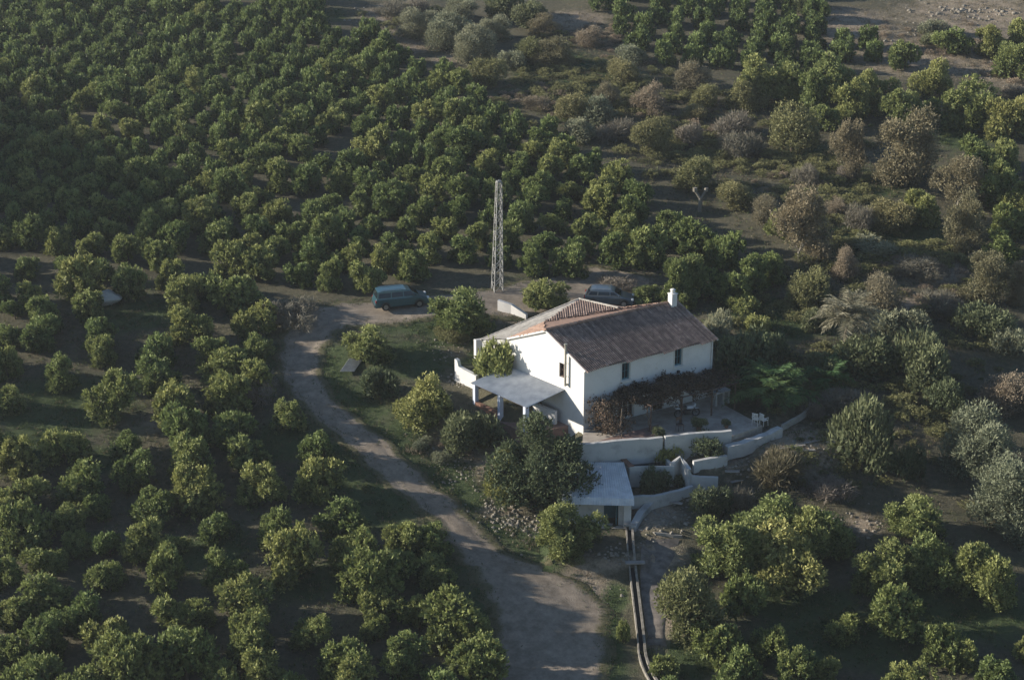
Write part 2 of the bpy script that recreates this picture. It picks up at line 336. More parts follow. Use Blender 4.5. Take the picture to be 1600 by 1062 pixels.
# ------------------------------------------------------------------ foliage generators
def leaves(P, D, ln, wd, tone, rs, fold=.25):
    """P base points, D unit directions, one folded lozenge each"""
    n_ = len(P); r = rs.normal(size=(n_, 3)); S = np.cross(D, r); S /= np.linalg.norm(S, axis=1)[:, None]+1e-9; Nn = np.cross(S, D)
    ln = (ln*rs.uniform(.7, 1.25, n_))[:, None]; wd = (wd*rs.uniform(.75, 1.2, n_))[:, None]
    a = P; b_ = P+D*ln*.5+S*wd*.5+Nn*wd*fold; c_ = P+D*ln; d = P+D*ln*.5-S*wd*.5+Nn*wd*fold
    V = np.stack([a, b_, c_, d], 1).reshape(-1, 3); Qd = np.arange(n_*4).reshape(-1, 4)
    return V, Qd, np.repeat(tone, 4)
def unit(v): return v/(np.linalg.norm(v, axis=1)[:, None]+1e-9)
def crown(name, seed, mat, nl=11, nt_=330, nf=7, ln=.13, wd=.06, h=1.5, z0=.12, spread=.55, up=.55, lob=(.30, .46), flat=1.0, inner=.25, tuft=.05, raw=False):
    """unit crown: radius about 1, height h; lobes carry tufts of leaves with gaps between them"""
    rs = np.random.RandomState(seed)
    ang = rs.uniform(0, 2*np.pi, nl)+np.arange(nl)*2.4; rad = spread*np.sqrt(rs.uniform(.08, 1, nl)); rad[0] = 0
    zc = z0+lob[0]*.8+rs.uniform(0, 1, nl)*(h-z0-lob[0]*1.7)*(1-.35*(rad/spread)**2); zc[0] = z0+(h-z0)*.5
    lc = np.stack([np.cos(ang)*rad, np.sin(ang)*rad, zc], 1); lr = rs.uniform(lob[0], lob[1], nl); lr[0] *= 1.15
    out = []; tone = []; nrm = []
    while len(out) < nt_:
        k = rs.randint(nl); d = rs.normal(size=3); d /= np.linalg.norm(d)
        if d[2] < -.55: continue
        p = lc[k]+d*lr[k]*rs.uniform(.86, 1.1)*np.array([1, 1, flat])
        dd = np.linalg.norm((p-lc)/np.array([1, 1, flat]), axis=1)/lr
        if np.min(dd) < .82 or p[2] < z0*.6: continue
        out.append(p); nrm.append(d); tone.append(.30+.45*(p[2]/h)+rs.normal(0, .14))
    P = np.array(out); Nn = np.array(nrm); T = np.array(tone)
    TD = unit(Nn*.75+np.array([0, 0, up])+rs.normal(0, .25, P.shape))
    PP = np.repeat(P, nf, 0)+rs.normal(0, tuft, (len(P)*nf, 3)); DD = unit(np.repeat(TD, nf, 0)+rs.normal(0, .55, (len(P)*nf, 3)))
    TT = np.clip(np.repeat(T, nf)+rs.normal(0, .16, len(P)*nf), 0, 1)
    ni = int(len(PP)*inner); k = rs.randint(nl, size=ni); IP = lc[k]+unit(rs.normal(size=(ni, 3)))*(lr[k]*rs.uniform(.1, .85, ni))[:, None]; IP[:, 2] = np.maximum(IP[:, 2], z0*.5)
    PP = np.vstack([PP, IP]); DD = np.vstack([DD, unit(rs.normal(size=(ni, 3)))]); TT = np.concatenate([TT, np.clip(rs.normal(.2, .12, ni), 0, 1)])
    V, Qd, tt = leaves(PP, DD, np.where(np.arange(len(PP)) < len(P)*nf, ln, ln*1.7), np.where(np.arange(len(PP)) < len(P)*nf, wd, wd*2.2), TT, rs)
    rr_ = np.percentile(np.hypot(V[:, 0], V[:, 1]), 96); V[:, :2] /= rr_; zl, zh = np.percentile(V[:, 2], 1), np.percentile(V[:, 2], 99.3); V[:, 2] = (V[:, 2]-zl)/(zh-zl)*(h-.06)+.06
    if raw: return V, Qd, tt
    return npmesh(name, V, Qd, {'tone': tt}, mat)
def trunk(name, seed, mat, h=.8, r=.07, nb=5):
    mb = MB(); rs = random.Random(seed); top = (rs.uniform(-.05, .05), rs.uniform(-.05, .05), h*.45)
    mb.tube((0, 0, -.15), top, r*1.3, r)
    for i in range(nb):
        a = i*2.4+rs.uniform(-.3, .3); q = (top[0]+math.cos(a)*h*.35, top[1]+math.sin(a)*h*.35, h*rs.uniform(.8, 1.05)); mb.tube(top, q, r*.6, r*.3, 6)
        mb.tube(q, (q[0]+math.cos(a+.5)*h*.2, q[1]+math.sin(a+.5)*h*.2, q[2]+h*.3), r*.3, r*.12, 5)
    o = mb.build(name, mat); me = o.data; bpy.data.objects.remove(o); return me
VAR = {}
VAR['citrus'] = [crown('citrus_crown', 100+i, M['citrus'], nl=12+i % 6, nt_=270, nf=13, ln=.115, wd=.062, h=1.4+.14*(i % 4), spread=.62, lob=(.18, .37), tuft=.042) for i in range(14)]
VAR['lemon'] = [crown('lemon_crown', 140+i, M['citrus2'], nl=18, nt_=700, nf=9, ln=.092, wd=.048, h=1.45+.1*i, spread=.66, lob=(.2, .36), tuft=.035) for i in range(5)]
VAR['dark'] = [crown('dark_crown', 160+i, M['dark'], nl=13, nt_=420, nf=8, ln=.14, wd=.055, h=1.35, spread=.6, lob=(.26, .4)) for i in range(2)]
VAR['fig'] = [crown('fig_crown', 165, M['dark'], nl=26, nt_=1500, nf=9, ln=.062, wd=.028, h=1.35, spread=.68, lob=(.16, .32), tuft=.03)]
VAR['olive'] = [crown('olive_crown', 170+i, M['olive'], nl=15, nt_=850, nf=9, ln=.07, wd=.028, h=1.7+.2*(i % 2), spread=.56, lob=(.24, .36), tuft=.05, up=.8) for i in range(4)]
VAR['brown'] = [crown('brown_crown', 180+i, M['brown'], nl=18, nt_=850, nf=9, ln=.058, wd=.034, h=1.9, spread=.6, lob=(.18, .34), tuft=.05, up=.7) for i in range(4)]
VAR['tan'] = [crown('tan_crown', 190+i, M['tan'], nl=12, nt_=600, nf=9, ln=.075, wd=.03, h=1.5, spread=.56, lob=(.24, .4), tuft=.07, up=.9) for i in range(3)]
VAR['mixed'] = [crown('mixed_crown', 195+i, M['mixed'], nl=12, nt_=560, nf=9, ln=.085, wd=.042, h=1.5, spread=.58, tuft=.055) for i in range(4)]
VAR['twig'] = [crown('twig_crown', 200+i, M['twig'], nl=9, nt_=300, nf=9, ln=.22, wd=.016, h=1.1, spread=.6, lob=(.25, .42), tuft=.05, up=1.2) for i in range(3)]
VAR['scrub'] = [crown('scrub_crown', 210+i, M['olive'], nl=9, nt_=320, nf=7, ln=.13, wd=.045, h=1.0, spread=.62, lob=(.25, .42), up=.9) for i in range(3)]
VAR['darkscrub'] = [crown('dark_scrub_crown', 220+i, M['dark'], nl=10, nt_=330, nf=7, ln=.12, wd=.05, h=1.0, spread=.62, lob=(.25, .42), up=.7) for i in range(3)]
VAR['bush'] = [crown('bush_crown', 230+i, M['citrus2'], nl=8, nt_=200, nf=7, ln=.18, wd=.07, h=1.15, spread=.55, up=.9) for i in range(2)]
VAR['grassy'] = [crown('grassy_crown', 240, M['weed'], nl=8, nt_=330, nf=9, ln=.36, wd=.03, h=.85, spread=.6, lob=(.22, .36), up=1.9)]
TRK = [trunk('trunk', 7, M['bark']), trunk('trunk', 8, M['palebark'], h=1.0)]
rt = random.Random(11)
def spot(px, py, wpx, hr, ctr=.5):
    """where a crown centred at px, py and wpx wide in the picture stands; hr = height over width"""
    p = G(px, py); 
    for _ in range(3):
        s = F_PX/((np.array([p[0], p[1], p[2]])-CC)@FW); w = wpx/s; p = G(px, py, w*hr*ctr)
    return p, w
def plant(name, kind, label, cat, px, py, wpx, hpx=None, group=None, var=None, cut=None, ctr=.5, pos=None):
    hr = ((hpx or wpx*.88)/wpx)
    p, w = pos if pos is not None else spot(px, py, wpx, hr*1.02, ctr)
    me = VAR[kind][(var if var is not None else rt.randrange(99)) % len(VAR[kind])]
    zmax = 1.0*max(v.co.z for v in [me.vertices[i] for i in range(0, len(me.vertices), 17)])
    t = thing(name, label, cat, (p[0], p[1], p[2]-.05), rt.uniform(0, 6.28), group)
    r = w/2; sz = w*hr*.98/zmax; j = rt.uniform(.92, 1.10)
    c_ = link('crown', me, t); c_.scale = (r*j, r/j, sz)
    k = link('trunk', TRK[1 if kind in ('brown', 'tan', 'olive') else 0], t); s = min(w*.42, 1.6); k.scale = (s, s, min(s, w*hr*.7))
    return t

# ------------------------------------------------------------------ orchard
CIT = [(42,412,38),(125,432,65),(203,438,55),(285,453,58),(362,448,68),(45,455,45),(22,478,35),(60,482,60),(135,475,50),(294,500,64),(395,487,60),(12,522,40),(64,510,62),(153,515,50),
(158,545,45),(243,540,62),(327,540,50),(398,535,48),(12,568,42),(92,578,50),(172,605,78),(247,585,60),(350,568,62),(12,620,45),(267,630,66),(352,612,68),(288,662,72),(367,660,66),(452,645,50),
(102,690,66),(195,690,50),(208,727,62),(24,708,62),(120,738,76),(32,765,78),(300,714,70),(387,698,72),(237,782,64),(305,760,72),(410,750,66),(500,743,68),(110,805,52),(150,785,46),(38,818,78),
(340,815,56),(425,812,62),(530,802,70),(225,838,60),(272,842,52),(122,844,44),(170,842,54),(70,862,58),(455,862,84),(555,847,76),(630,837,56),(675,837,56),(60,922,78),(163,892,58),(255,888,60),
(350,882,66),(265,952,76),(305,948,56),(385,932,70),(70,992,64),(165,988,72),(60,1050,90),(192,1040,96),(290,1015,92),(345,1050,62),(385,1008,60),(412,1044,66),(392,982,66),(575,897,86),
(682,880,64),(592,945,54),(584,978,42),(712,947,102),(642,947,50),(492,972,68),(540,1022,78),(632,1017,74),(560,1068,66),(680,1064,78),
(10,890,50),(8,950,50),(460,1075,60),(120,1085,70),(760,1090,50),(12,1010,60)]
CIT2 = [(1305,115,72),(1272,142,56),(1370,142,60),(1457,117,60),(1325,153,60),(1515,152,82),(1580,178,66),(1500,58,46),(1548,60,50),(1588,88,60),(1415,82,46),(1410,160,62),(1236,120,70),(1180,122,70),
(1530,228,56),(1570,245,60),(1555,285,66),(1592,300,60),(1580,345,60),(1565,378,52),(1480,60,44),(1598,60,50),(1290,178,46),(1450,165,44),(1545,262,50),
(1110,440,46),(1130,385,60),(1178,425,58),(1145,440,58),(1205,412,48),(1065,428,72),(1222,345,46),(1010,385,60),(1040,350,56),(1085,360,64),
(1318,968,56),(1405,958,78),(1165,927,66),(1120,993,76),(1205,992,68),(1150,1043,76),(1245,1048,60),(1290,1038,56),(1478,1002,64),(1502,1022,46),(1560,1052,62),(1430,1062,62),(1600,1012,40),(1395,1080,50),(1050,1075,50)]
def inside(x, y, poly):
    r = False; j = len(poly)-1
    for i in range(len(poly)):
        xi, yi = poly[i]; xj, yj = poly[j]
        if (yi > y) != (yj > y) and x < (xj-xi)*(y-yi)/(yj-yi)+xi: r = not r
        j = i
    return r
PO1 = [(-330, -120), (470, -120), (500, 8), (545, 45), (565, 25), (590, 30), (620, 62), (640, 85), (715, 105), (760, 150), (800, 185), (850, 178), (905, 215), (935, 265), (990, 262), (1012, 285), (1010, 330), (985, 400), (925, 408),
       (880, 412), (840, 408), (805, 422), (750, 425), (700, 412), (640, 425), (560, 445), (505, 438), (455, 430), (430, 462), (330, 452), (240, 446), (205, 430), (150, 440), (100, 440), (-330, 440)]
PO2 = [(940, 40), (925, -120), (1235, -120), (1260, 5), (1310, 28), (1345, 55), (1400, 65), (1400, 100), (1330, 92), (1250, 105), (1140, 98), (1060, 95), (1020, 88), (985, 65)]
PO3 = [(-330, 400), (-20, 400), (-20, 1150), (-400, 1150)]
PO4 = [(1000, 1085), (1700, 1085), (1800, 1200), (1000, 1200)]
PO5 = [(1630, 120), (1800, 120), (1900, 900), (1640, 900)]
def lattice(poly, a, b_, jit, seed, hc=1.3):
    rs = random.Random(seed); out = []
    for i in range(-90, 90):
        for j in range(-90, 90):
            x = a[0]*i+b_[0]*j+rs.uniform(-jit, jit); y = 130+a[1]*i+b_[1]*j+rs.uniform(-jit, jit); wv = rs.gauss(0, 1); sk = rs.random()
            if not (75 < y < 260 and abs(x) < 110): continue
            z = float(tz(x, y)); X, Y, Z = proj((x, y, z+hc))
            if inside(X, Y, poly) and sk > .035: out.append((x, y, z, X, Y, Z, wv))
    return out
treesA = []                                     # x, y, z, width, px, py
for px, py, w in CIT+CIT2:
    p, wm = spot(px, py, w, .98, .60); treesA.append((p[0], p[1], p[2], wm*1.10, px, py))
def near(x, y, L, d): return any((x-t[0])**2+(y-t[1])**2 < d*d for t in L)
POF = [(-20, 440), (430, 462), (445, 560), (462, 640), (500, 700), (600, 790), (690, 850), (735, 940), (770, 1000), (770, 1085), (-20, 1085)]
CLEAR = [(172, 470, 30, 20), (95, 640, 125, 42), (235, 500, 90, 26), (40, 715, 70, 26), (330, 500, 60, 30), (200, 665, 60, 22), (480, 905, 70, 30), (620, 740, 60, 60), (540, 720, 50, 50), (430, 520, 40, 60), (620, 800, 50, 20), (60, 560, 30, 20)]
fill = [t for t in lattice(POF, (3.1, -.6), (.8, 3.6), .45, 6) if not near(t[0], t[1], treesA, 2.4) and not any(((t[3]-a)/c_)**2+((t[4]-b_)/d)**2 < 1 for a, b_, c_, d in CLEAR)]
treesA += [(t[0], t[1], t[2], 3.05+.25*t[6], t[3], t[4]) for t in fill]
lat = [t for t in lattice(PO1, (3.0, -.8), (.95, 3.75), .26, 1) if not (abs(t[3]-777) < 34 and t[1] < 135.5 and t[4] > 385) and not near(t[0], t[1], treesA, 2.6)]
lat2 = [t for t in lattice(PO2, (3.3, -.6), (1.0, 4.6), .5, 2) if not near(t[0], t[1], treesA, 2.4)]
lat3 = lattice(PO3, (4.2, -.5), (.7, 4.6), .5, 3)+lattice(PO4, (4.4, .3), (.6, 4.8), .6, 4)+lattice(PO5, (5.2, .3), (.6, 5.8), .6, 5)
print('lattice', len(lat), len(lat2), len(lat3), 'explicit', len(treesA))
rw = random.Random(21)
treesB = [(x, y, z, 2.88+.30*wv, X, Y) for x, y, z, X, Y, Z, wv in lat+lat2]
treesB.sort(key=lambda t: -(t[3]*F_PX/((np.array(t[:3])-CC)@FW) if (-10 < t[4] < 1610 and -10 < t[5] < 1075) else 0))
N_IND = 296-len(treesA)
ind = treesA+treesB[:N_IND]; rest = treesB[N_IND:]+[(x, y, z, 3.1+.3*wv, X, Y) for x, y, z, X, Y, Z, wv in lat3]
ORD = 'first second third fourth fifth sixth seventh eighth ninth tenth eleventh twelfth thirteenth fourteenth fifteenth sixteenth seventeenth eighteenth nineteenth twentieth'.split()
ORD += ['twenty '+w for w in ORD[:9]]+['thirtieth']+['thirty '+w for w in ORD[:9]]+['fortieth']+['forty '+w for w in ORD[:9]]
MARKS = [('lattice pylon', 778, 400), ('teal parked car', 620, 475), ('bend of the track', 450, 555), ('pale boulder', 168, 467), ('brown brush heap', 400, 600),
         ('grassy orchard clearing', 95, 645), ('bottom corner of the orchard', 0, 1062), ('top corner of the orchard', 0, 0), ('grey olive wood', 660, 40), ('white roof chimney', 1046, 465),
         ('slate car behind the house', 952, 470), ('tall date palm', 1325, 500), ('tallest brown tree', 1420, 220), ('lime green tree clump', 1200, 850), ('foot of the water channel', 1012, 1050),
         ('bottom corner beside the grey olives', 1600, 1062), ('bare hillside corner', 1600, 0), ('straight stretch of the track', 660, 760), ('wide foot of the track', 800, 960),
         ('forked pale stump', 1094, 315), ('dark evergreens at the top edge', 800, 10), ('grassy scrub patch', 880, 120), ('white shed', 930, 760)]
def rankings(items):
    tab = {}
    for mi, (mn, mx, my) in enumerate(MARKS):
        for d in range(4):
            L = []
            for i, t in enumerate(items):
                dx, dy = t[4]-mx, (t[5]-my)*1.5
                dd = (0 if dy < 0 else 1) if abs(dy) >= abs(dx) else (2 if dx < 0 else 3)
                if dd == d: L.append((math.hypot(dx, dy), i))
            for r, (q_, i) in enumerate(sorted(L)): tab.setdefault(i, []).append((r, q_, mi, d))
    return tab
rk = rankings(ind); DIRN = ['uphill from', 'downhill from', 'on the sunny side of', 'on the shady side of']
ind_l = list(enumerate(ind))
for i, (x, y, z, w, px, py) in ind_l:
    r, q_, mi, d = min(rk[i]); sizew = 'large' if w > 3.95 else 'small' if w < 3.0 else 'round'
    where = ('lower orchard' if px < 790 and py > 440 else 'hillside orchard' if px < 880 else 'top grove' if py < 200 else 'grove beyond the house' if px < 1260 and py < 480 else 'lower plot' if py > 880 else 'plot at the photo edge')
    lab = f'{sizew} citrus tree, {ORD[min(r, 48)].replace(" ", "-")} one {DIRN[d]} {MARKS[mi][0]}'
    t = plant('citrus_tree', 'lemon' if (w > 4.0 and px > 1000) else 'citrus', lab, 'citrus tree', px, py, 1, group='citrus trees planted in the '+where, pos=((x, y, z), w))
    for ch in t.children:
        if ch.name.startswith('crown'): ch.scale[2] = w*rw.uniform(.72, .90)/1.5
    t.scale = (1, 1, 1)
# the farther rows, past the three hundred that show largest, as one mass of trees
rawv = [crown('x', 300+i, None, nl=12, nt_=170, nf=8, ln=.165, wd=.09, h=1.5, spread=.64, lob=(.2, .36), raw=True, inner=.2) for i in range(5)]
Vs = []; Qs = []; Ts = []; k = 0; rf = np.random.RandomState(9)
for i, (x, y, z, w, px, py) in enumerate(rest):
    V, Qd, tt = rawv[rf.randint(5)]; a_ = rf.uniform(0, 6.28); s = w/2; c_, s_ = math.cos(a_)*s, math.sin(a_)*s
    Vs.append(np.stack([V[:, 0]*c_-V[:, 1]*s_+x, V[:, 0]*s_+V[:, 1]*c_+y, V[:, 2]*w*rf.uniform(.53, .66)+z], 1)); Qs.append(Qd+k); k += len(V)
    Ts.append(np.clip(tt+rf.normal(0, .1), 0, 1))
print('individual', len(ind), 'rest', len(rest))
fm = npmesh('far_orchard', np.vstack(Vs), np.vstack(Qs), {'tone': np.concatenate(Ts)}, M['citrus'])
tag(link('far_orchard', fm), 'far rows of dark citrus trees climbing the slope behind the nearer rows', 'orchard', kind='stuff')

# ------------------------------------------------------------------ house
def v3(*a): return np.array(a, float)
HG = v3(5.12, 112.24, 0); HU = v3(.83697, .54725, 0); HV = v3(-.64758, .762, 0); HL, HD = 11.8, 8.2
def hp(a, b_, z=0.0): return HG+HU*a+HV*b_+v3(0, 0, z)
WOUT = v3(HU[1], -HU[0], 0); GOUT = v3(-HV[1], HV[0], 0)     # outward normals of the long front wall and of the gable
def holed(mb, P0, D, L, z0, z1, holes, n_out, th=.3):
    """wall sheet with real openings and reveals; holes (a0, a1, zlow, zhigh)"""
    xs = sorted({0, L}|{h[0] for h in holes}|{h[1] for h in holes}); zs = sorted({z0, z1}|{h[2] for h in holes}|{h[3] for h in holes})
    P = lambda a, z, o=0: P0+D*a-n_out*o+v3(0, 0, z)
    for i in range(len(xs)-1):
        for j in range(len(zs)-1):
            ca, cz = (xs[i]+xs[i+1])/2, (zs[j]+zs[j+1])/2
            if any(h[0] < ca < h[1] and h[2] < cz < h[3] for h in holes): continue
            mb.add([P(xs[i], zs[j]), P(xs[i+1], zs[j]), P(xs[i+1], zs[j+1]), P(xs[i], zs[j+1])], [(0, 1, 2, 3)])
    for a0, a1, c0, c1 in holes:
        q = [(a0, c0), (a1, c0), (a1, c1), (a0, c1)]
        for k in range(4):
            (p, r), (p2, r2) = q[k], q[(k+1) % 4]; mb.add([P(p, r), P(p2, r2), P(p2, r2, th), P(p, r, th)], [(0, 1, 2, 3)])
farmhouse = thing('farmhouse', 'white two-storey farmhouse with brown tiled roof beside the track', 'house', HG)
EZ, RB, RZ = 4.95, 4.0, 6.72
FH = [(3.35, 4.05, 3.36, 4.66), (8.18, 8.86, 3.44, 4.76), (8.2, 8.78, 1.7, 2.66), (3.1, 4.55, .31, 2.25), (6.3, 7.2, .31, 2.3)]
GH = [(2.0, 2.64, 3.62, 4.72)]
mb = MB(HG)
holed(mb, hp(0, 0), HU, HL, -1.5, EZ, FH, WOUT)
holed(mb, hp(0, 0), HV, HD, -1.5, EZ, GH, GOUT)
mb.add([hp(0, 0, EZ), hp(0, HD, EZ), hp(0, RB, RZ)], [(0, 1, 2)])
mb.add([hp(HL, 0, -1.5), hp(HL, HD, -1.5), hp(HL, HD, EZ), hp(HL, RB, RZ), hp(HL, 0, EZ)], [(0, 1, 2, 3, 4)])
mb.add([hp(0, HD, -1.5), hp(HL, HD, -1.5), hp(HL, HD, EZ), hp(0, HD, EZ)], [(0, 1, 2, 3)])
wallobj = mb.build('wall', M['wall'], farmhouse)
def window(P0, D, n_out, a0, a1, z0, z1, fmat, parent, cols=2, name='window', bars=1, shutter=False):
    P = lambda a, z, o: P0+D*a-n_out*o+v3(0, 0, z)
    mb = MB(parent_loc); w_, o = .06, .14
    for p, q in (((a0+w_/2, z0), (a0+w_/2, z1)), ((a1-w_/2, z0), (a1-w_/2, z1)), ((a0, z0+w_/2), (a1, z0+w_/2)), ((a0, z1-w_/2), (a1, z1-w_/2))):
        mb.tube(P(*p, o), P(*q, o), .07, k=4)
    for c_ in range(1, cols): a = a0+(a1-a0)*c_/cols; mb.tube(P(a, z0, o), P(a, z1, o), .03, k=4)
    for c_ in range(1, bars+1): z = z0+(z1-z0)*c_/(bars+1); mb.tube(P(a0, z, o), P(a1, z, o), .018, k=4)
    w = mb.build(name, fmat, parent)
    mb = MB(parent_loc); mb.add([P(a0, z0, .2), P(a1, z0, .2), P(a1, z1, .2), P(a0, z1, .2)], [(0, 1, 2, 3)]); mb.build('pane', M['glass'], w)
    return w
parent_loc = HG
for k, (a0, a1, z0, z1) in enumerate(FH):
    w = window(hp(0, 0), HU, WOUT, a0, a1, z0, z1, M['blueframe'] if k < 3 else M['frame'] if k == 3 else M['brownwood'], farmhouse, cols=3 if k == 3 else 2, name='window' if k < 3 else 'door', bars=1)
    if k < 3:
        mb = MB(HG); e = .07
        for p, q in (((a0-e, z0-e), (a0-e, z1+e)), ((a1+e, z0-e), (a1+e, z1+e)), ((a0-e, z1+e), (a1+e, z1+e))): mb.tube(hp(p[0], -.012, p[1]), hp(q[0], -.012, q[1]), .05, k=4)
        mb.box(hp((a0+a1)/2, -.06, z0-.06), (a1-a0+.25, .2, .07), math.atan2(HU[1], HU[0])); mb.build('sill', M['frame'], w)
w = window(hp(0, 0), HV, GOUT, *GH[0], M['brownwood'], farmhouse)
def tilefield(name, poly, eave, upd, mat, parent, org, wid=.175, ln=.40, seed=1, tone0=0.0, amp=1.0):
    """rows of barrel tiles laid up the slope, one half round per tile"""
    poly = [np.asarray(p, float) for p in poly]; e = eave/np.linalg.norm(eave); n_ = np.cross(poly[1]-poly[0], poly[2]-poly[0]); n_ /= np.linalg.norm(n_)
    if n_[2] < 0: n_ = -n_
    u = upd-n_*(upd@n_); u /= np.linalg.norm(u); o = poly[0]; s_ = np.cross(u, n_)
    P2 = [((p-o)@s_, (p-o)@u) for p in poly]; x0, x1 = min(p[0] for p in P2), max(p[0] for p in P2); y0, y1 = min(p[1] for p in P2), max(p[1] for p in P2)
    mb = MB(org); rs = random.Random(seed); nx_ = int((x1-x0)/wid)+2; ny_ = int((y1-y0)/ln)+2
    mb.add(poly, [tuple(range(len(poly)))] , .15)
    for i in range(nx_):
        colt = rs.gauss(0, .17); sag = rs.uniform(-.01, .01)
        for j in range(ny_):
            cx, cy = x0+(i+.5)*wid, y0+(j+.5)*ln
            if not inside(cx, cy, P2): continue
            tone = min(1, max(0, tone0+.45+colt+rs.gauss(0, .12))); vs = []
            for jj, (yy, hh, rr_) in enumerate(((cy-ln*.55, .018, .074), (cy+ln*.5, .012, .070))):
                for k in range(5):
                    t = math.pi*k/4; vs.append(o+s_*(cx+math.cos(t)*rr_+sag)+u*yy+n_*(hh+math.sin(t)*rr_*.85*amp))
            mb.add(vs, [(k, k+1, k+6, k+5) for k in range(4)], tone)
    return mb.build(name, mat, parent)
OV = .28
kz = (RZ-EZ)/RB
roof = tilefield('roof', [hp(-.12, -OV, EZ-OV*kz+.06), hp(HL+.2, -OV, EZ-OV*kz+.06), hp(HL+.2, RB, RZ+.06), hp(-.12, RB, RZ+.06)], HU, v3(HV[0], HV[1], .4), M['tile'], farmhouse, HG, seed=3)
C0 = hp(-.1, HD, EZ+.06); T0 = hp(-.1, 11.4, 4.05); P1 = hp(3.07, 8.13, 5.7); QQ = hp(8.08, 5.95, 6.42); AA = hp(7.5, 9.6, 6.3); E2 = hp(HL+.2, RB, RZ+.06); BB = hp(HL+.2, 9.3, 4.9); R0 = hp(-.12, RB, RZ+.06)
for nm, poly, ev, upd, mt, sd in (('rear_roof', [C0, P1, R0], P1-C0, R0-(C0+P1)/2, 'paletile', 4), ('rear_roof', [P1, QQ, E2, R0], QQ-P1, -HV+v3(0, 0, .2), 'paletile', 5),
                                 ('rear_roof', [P1, QQ, AA], QQ-P1, AA-(P1+QQ)/2, 'tile', 6), ('lime_roof', [T0, C0, P1], T0-C0, HU+v3(0, 0, .25), 'limetile', 7), ('lime_roof', [T0, P1, AA], T0-C0, HU+v3(0, 0, .25), 'limetile', 8),
                                 ('rear_roof', [QQ, E2, BB, AA], E2-QQ, -HV+v3(0, 0, .3), 'paletile', 9)):
    tilefield(nm, poly, ev, upd, M[mt], farmhouse, HG, seed=sd, amp=.3 if mt == 'limetile' else 1)
mb = MB(HG)   # rear wing walls
ft = [T0+v3(.1, 0, -.05), AA+v3(0, -.1, -.08), BB+v3(-.2, 0, -.08), hp(HL, HD, EZ-.02)]
for p, q in zip(ft[:-1], ft[1:]): mb.add([p, q, v3(q[0], q[1], -1), v3(p[0], p[1], -1)], [(0, 1, 2, 3)])
mb.add([hp(.0, HD, EZ-.02), ft[0], v3(ft[0][0], ft[0][1], -1), hp(0, HD, -1)], [(0, 1, 2, 3)]); mb.build('rear_wall', M['oldwall'], farmhouse)
rs = random.Random(4)
def capline(name, pts, mat, parent, org, r=.11, step=.4):
    mb = MB(org)
    for p, q in zip(pts[:-1], pts[1:]):
        L = np.linalg.norm(q-p); k = max(1, int(L/step)); d = (q-p)/k
        for i in range(k): mb.tube(p+d*i-d*.08, p+d*(i+1), r*1.08, r*.92, 8, min(1, max(0, .55+rs.gauss(0, .2))))
    return mb.build(name, mat, parent)
capline('ridge_cap', [R0+v3(0, 0, .08), E2+v3(0, 0, .08)], M['paletile'], farmhouse, HG)
capline('ridge_cap', [T0, AA+v3(0, 0, .05), QQ+v3(0, 0, .05)], M['limetile'], farmhouse, HG, r=.09)
mb = MB(HG)
for p, q in ((hp(-.1, -OV, EZ-OV*kz+.03), hp(-.1, RB, RZ+.02)), (hp(HL+.16, -OV, EZ-OV*kz+.03), hp(HL+.16, RB, RZ+.02)), (hp(-.1, RB, RZ+.02), hp(-.1, HD+.1, EZ))):
    mb = MB(HG); mb.tube(p, q, .085, k=6); mb.build('verge', M['wall'], farmhouse)
ch = MB(HG); cb = hp(HL-.55, RB-.25, 0)
ch.box(cb+v3(0, 0, RZ+.35), (.5, .5, 1.0), .6); ch.box(cb+v3(0, 0, RZ+.87), (.58, .58, .08), .6); ch.tube(cb+v3(0, 0, RZ+.9), cb+v3(0, 0, RZ+1.16), .17, .17, 10)
cho = ch.build('chimney', M['wall'], farmhouse, bevel=.02)
c2 = MB(HG); c2.tube(cb+v3(0, 0, RZ+1.17), cb+v3(0, 0, RZ+1.25), .23, .1, 10); c2.build('chimney_cap', M['wall'], cho)
mb = MB(HG); f0 = hp(-.22, 1.72, 0); mb.tube(f0+v3(0, 0, 3.2), f0+v3(0, 0, 6.35), .085, k=10); mb.tube(f0+v3(0, 0, 6.33), f0+v3(0, 0, 6.42), .13, .13, 10)
mb.tube(f0+v3(0, 0, 3.28), hp(.05, 1.72, 3.28), .085, k=8)
for z in (3.9, 4.9): mb.tube(f0+v3(0, 0, z), hp(.02, 1.72, z), .02, k=5)
mb.build('flue_pipe', M['pipe'], farmhouse)
for a, z in ((7.75, 2.45), (8.5, 2.98)):
    mb = MB(HG); mb.box(hp(a, -.08, z), (.2, .14, .22), .58); mb.build('wall_lamp', M['black'], farmhouse, bevel=.02)
mb = MB(HG); mb.tube(hp(11.65, -.06, -.2), hp(11.65, -.06, EZ-.15), .05, k=8); mb.build('downpipe', M['frame'], farmhouse)
mb = MB(HG)   # rafter-end row under the eave tiles
for i in range(52): mb.box(hp(.1+i*.228, -.13, EZ-.06), (.06, .26, .07), .58)
mb.build('eave_bricks', M['brick'], farmhouse)

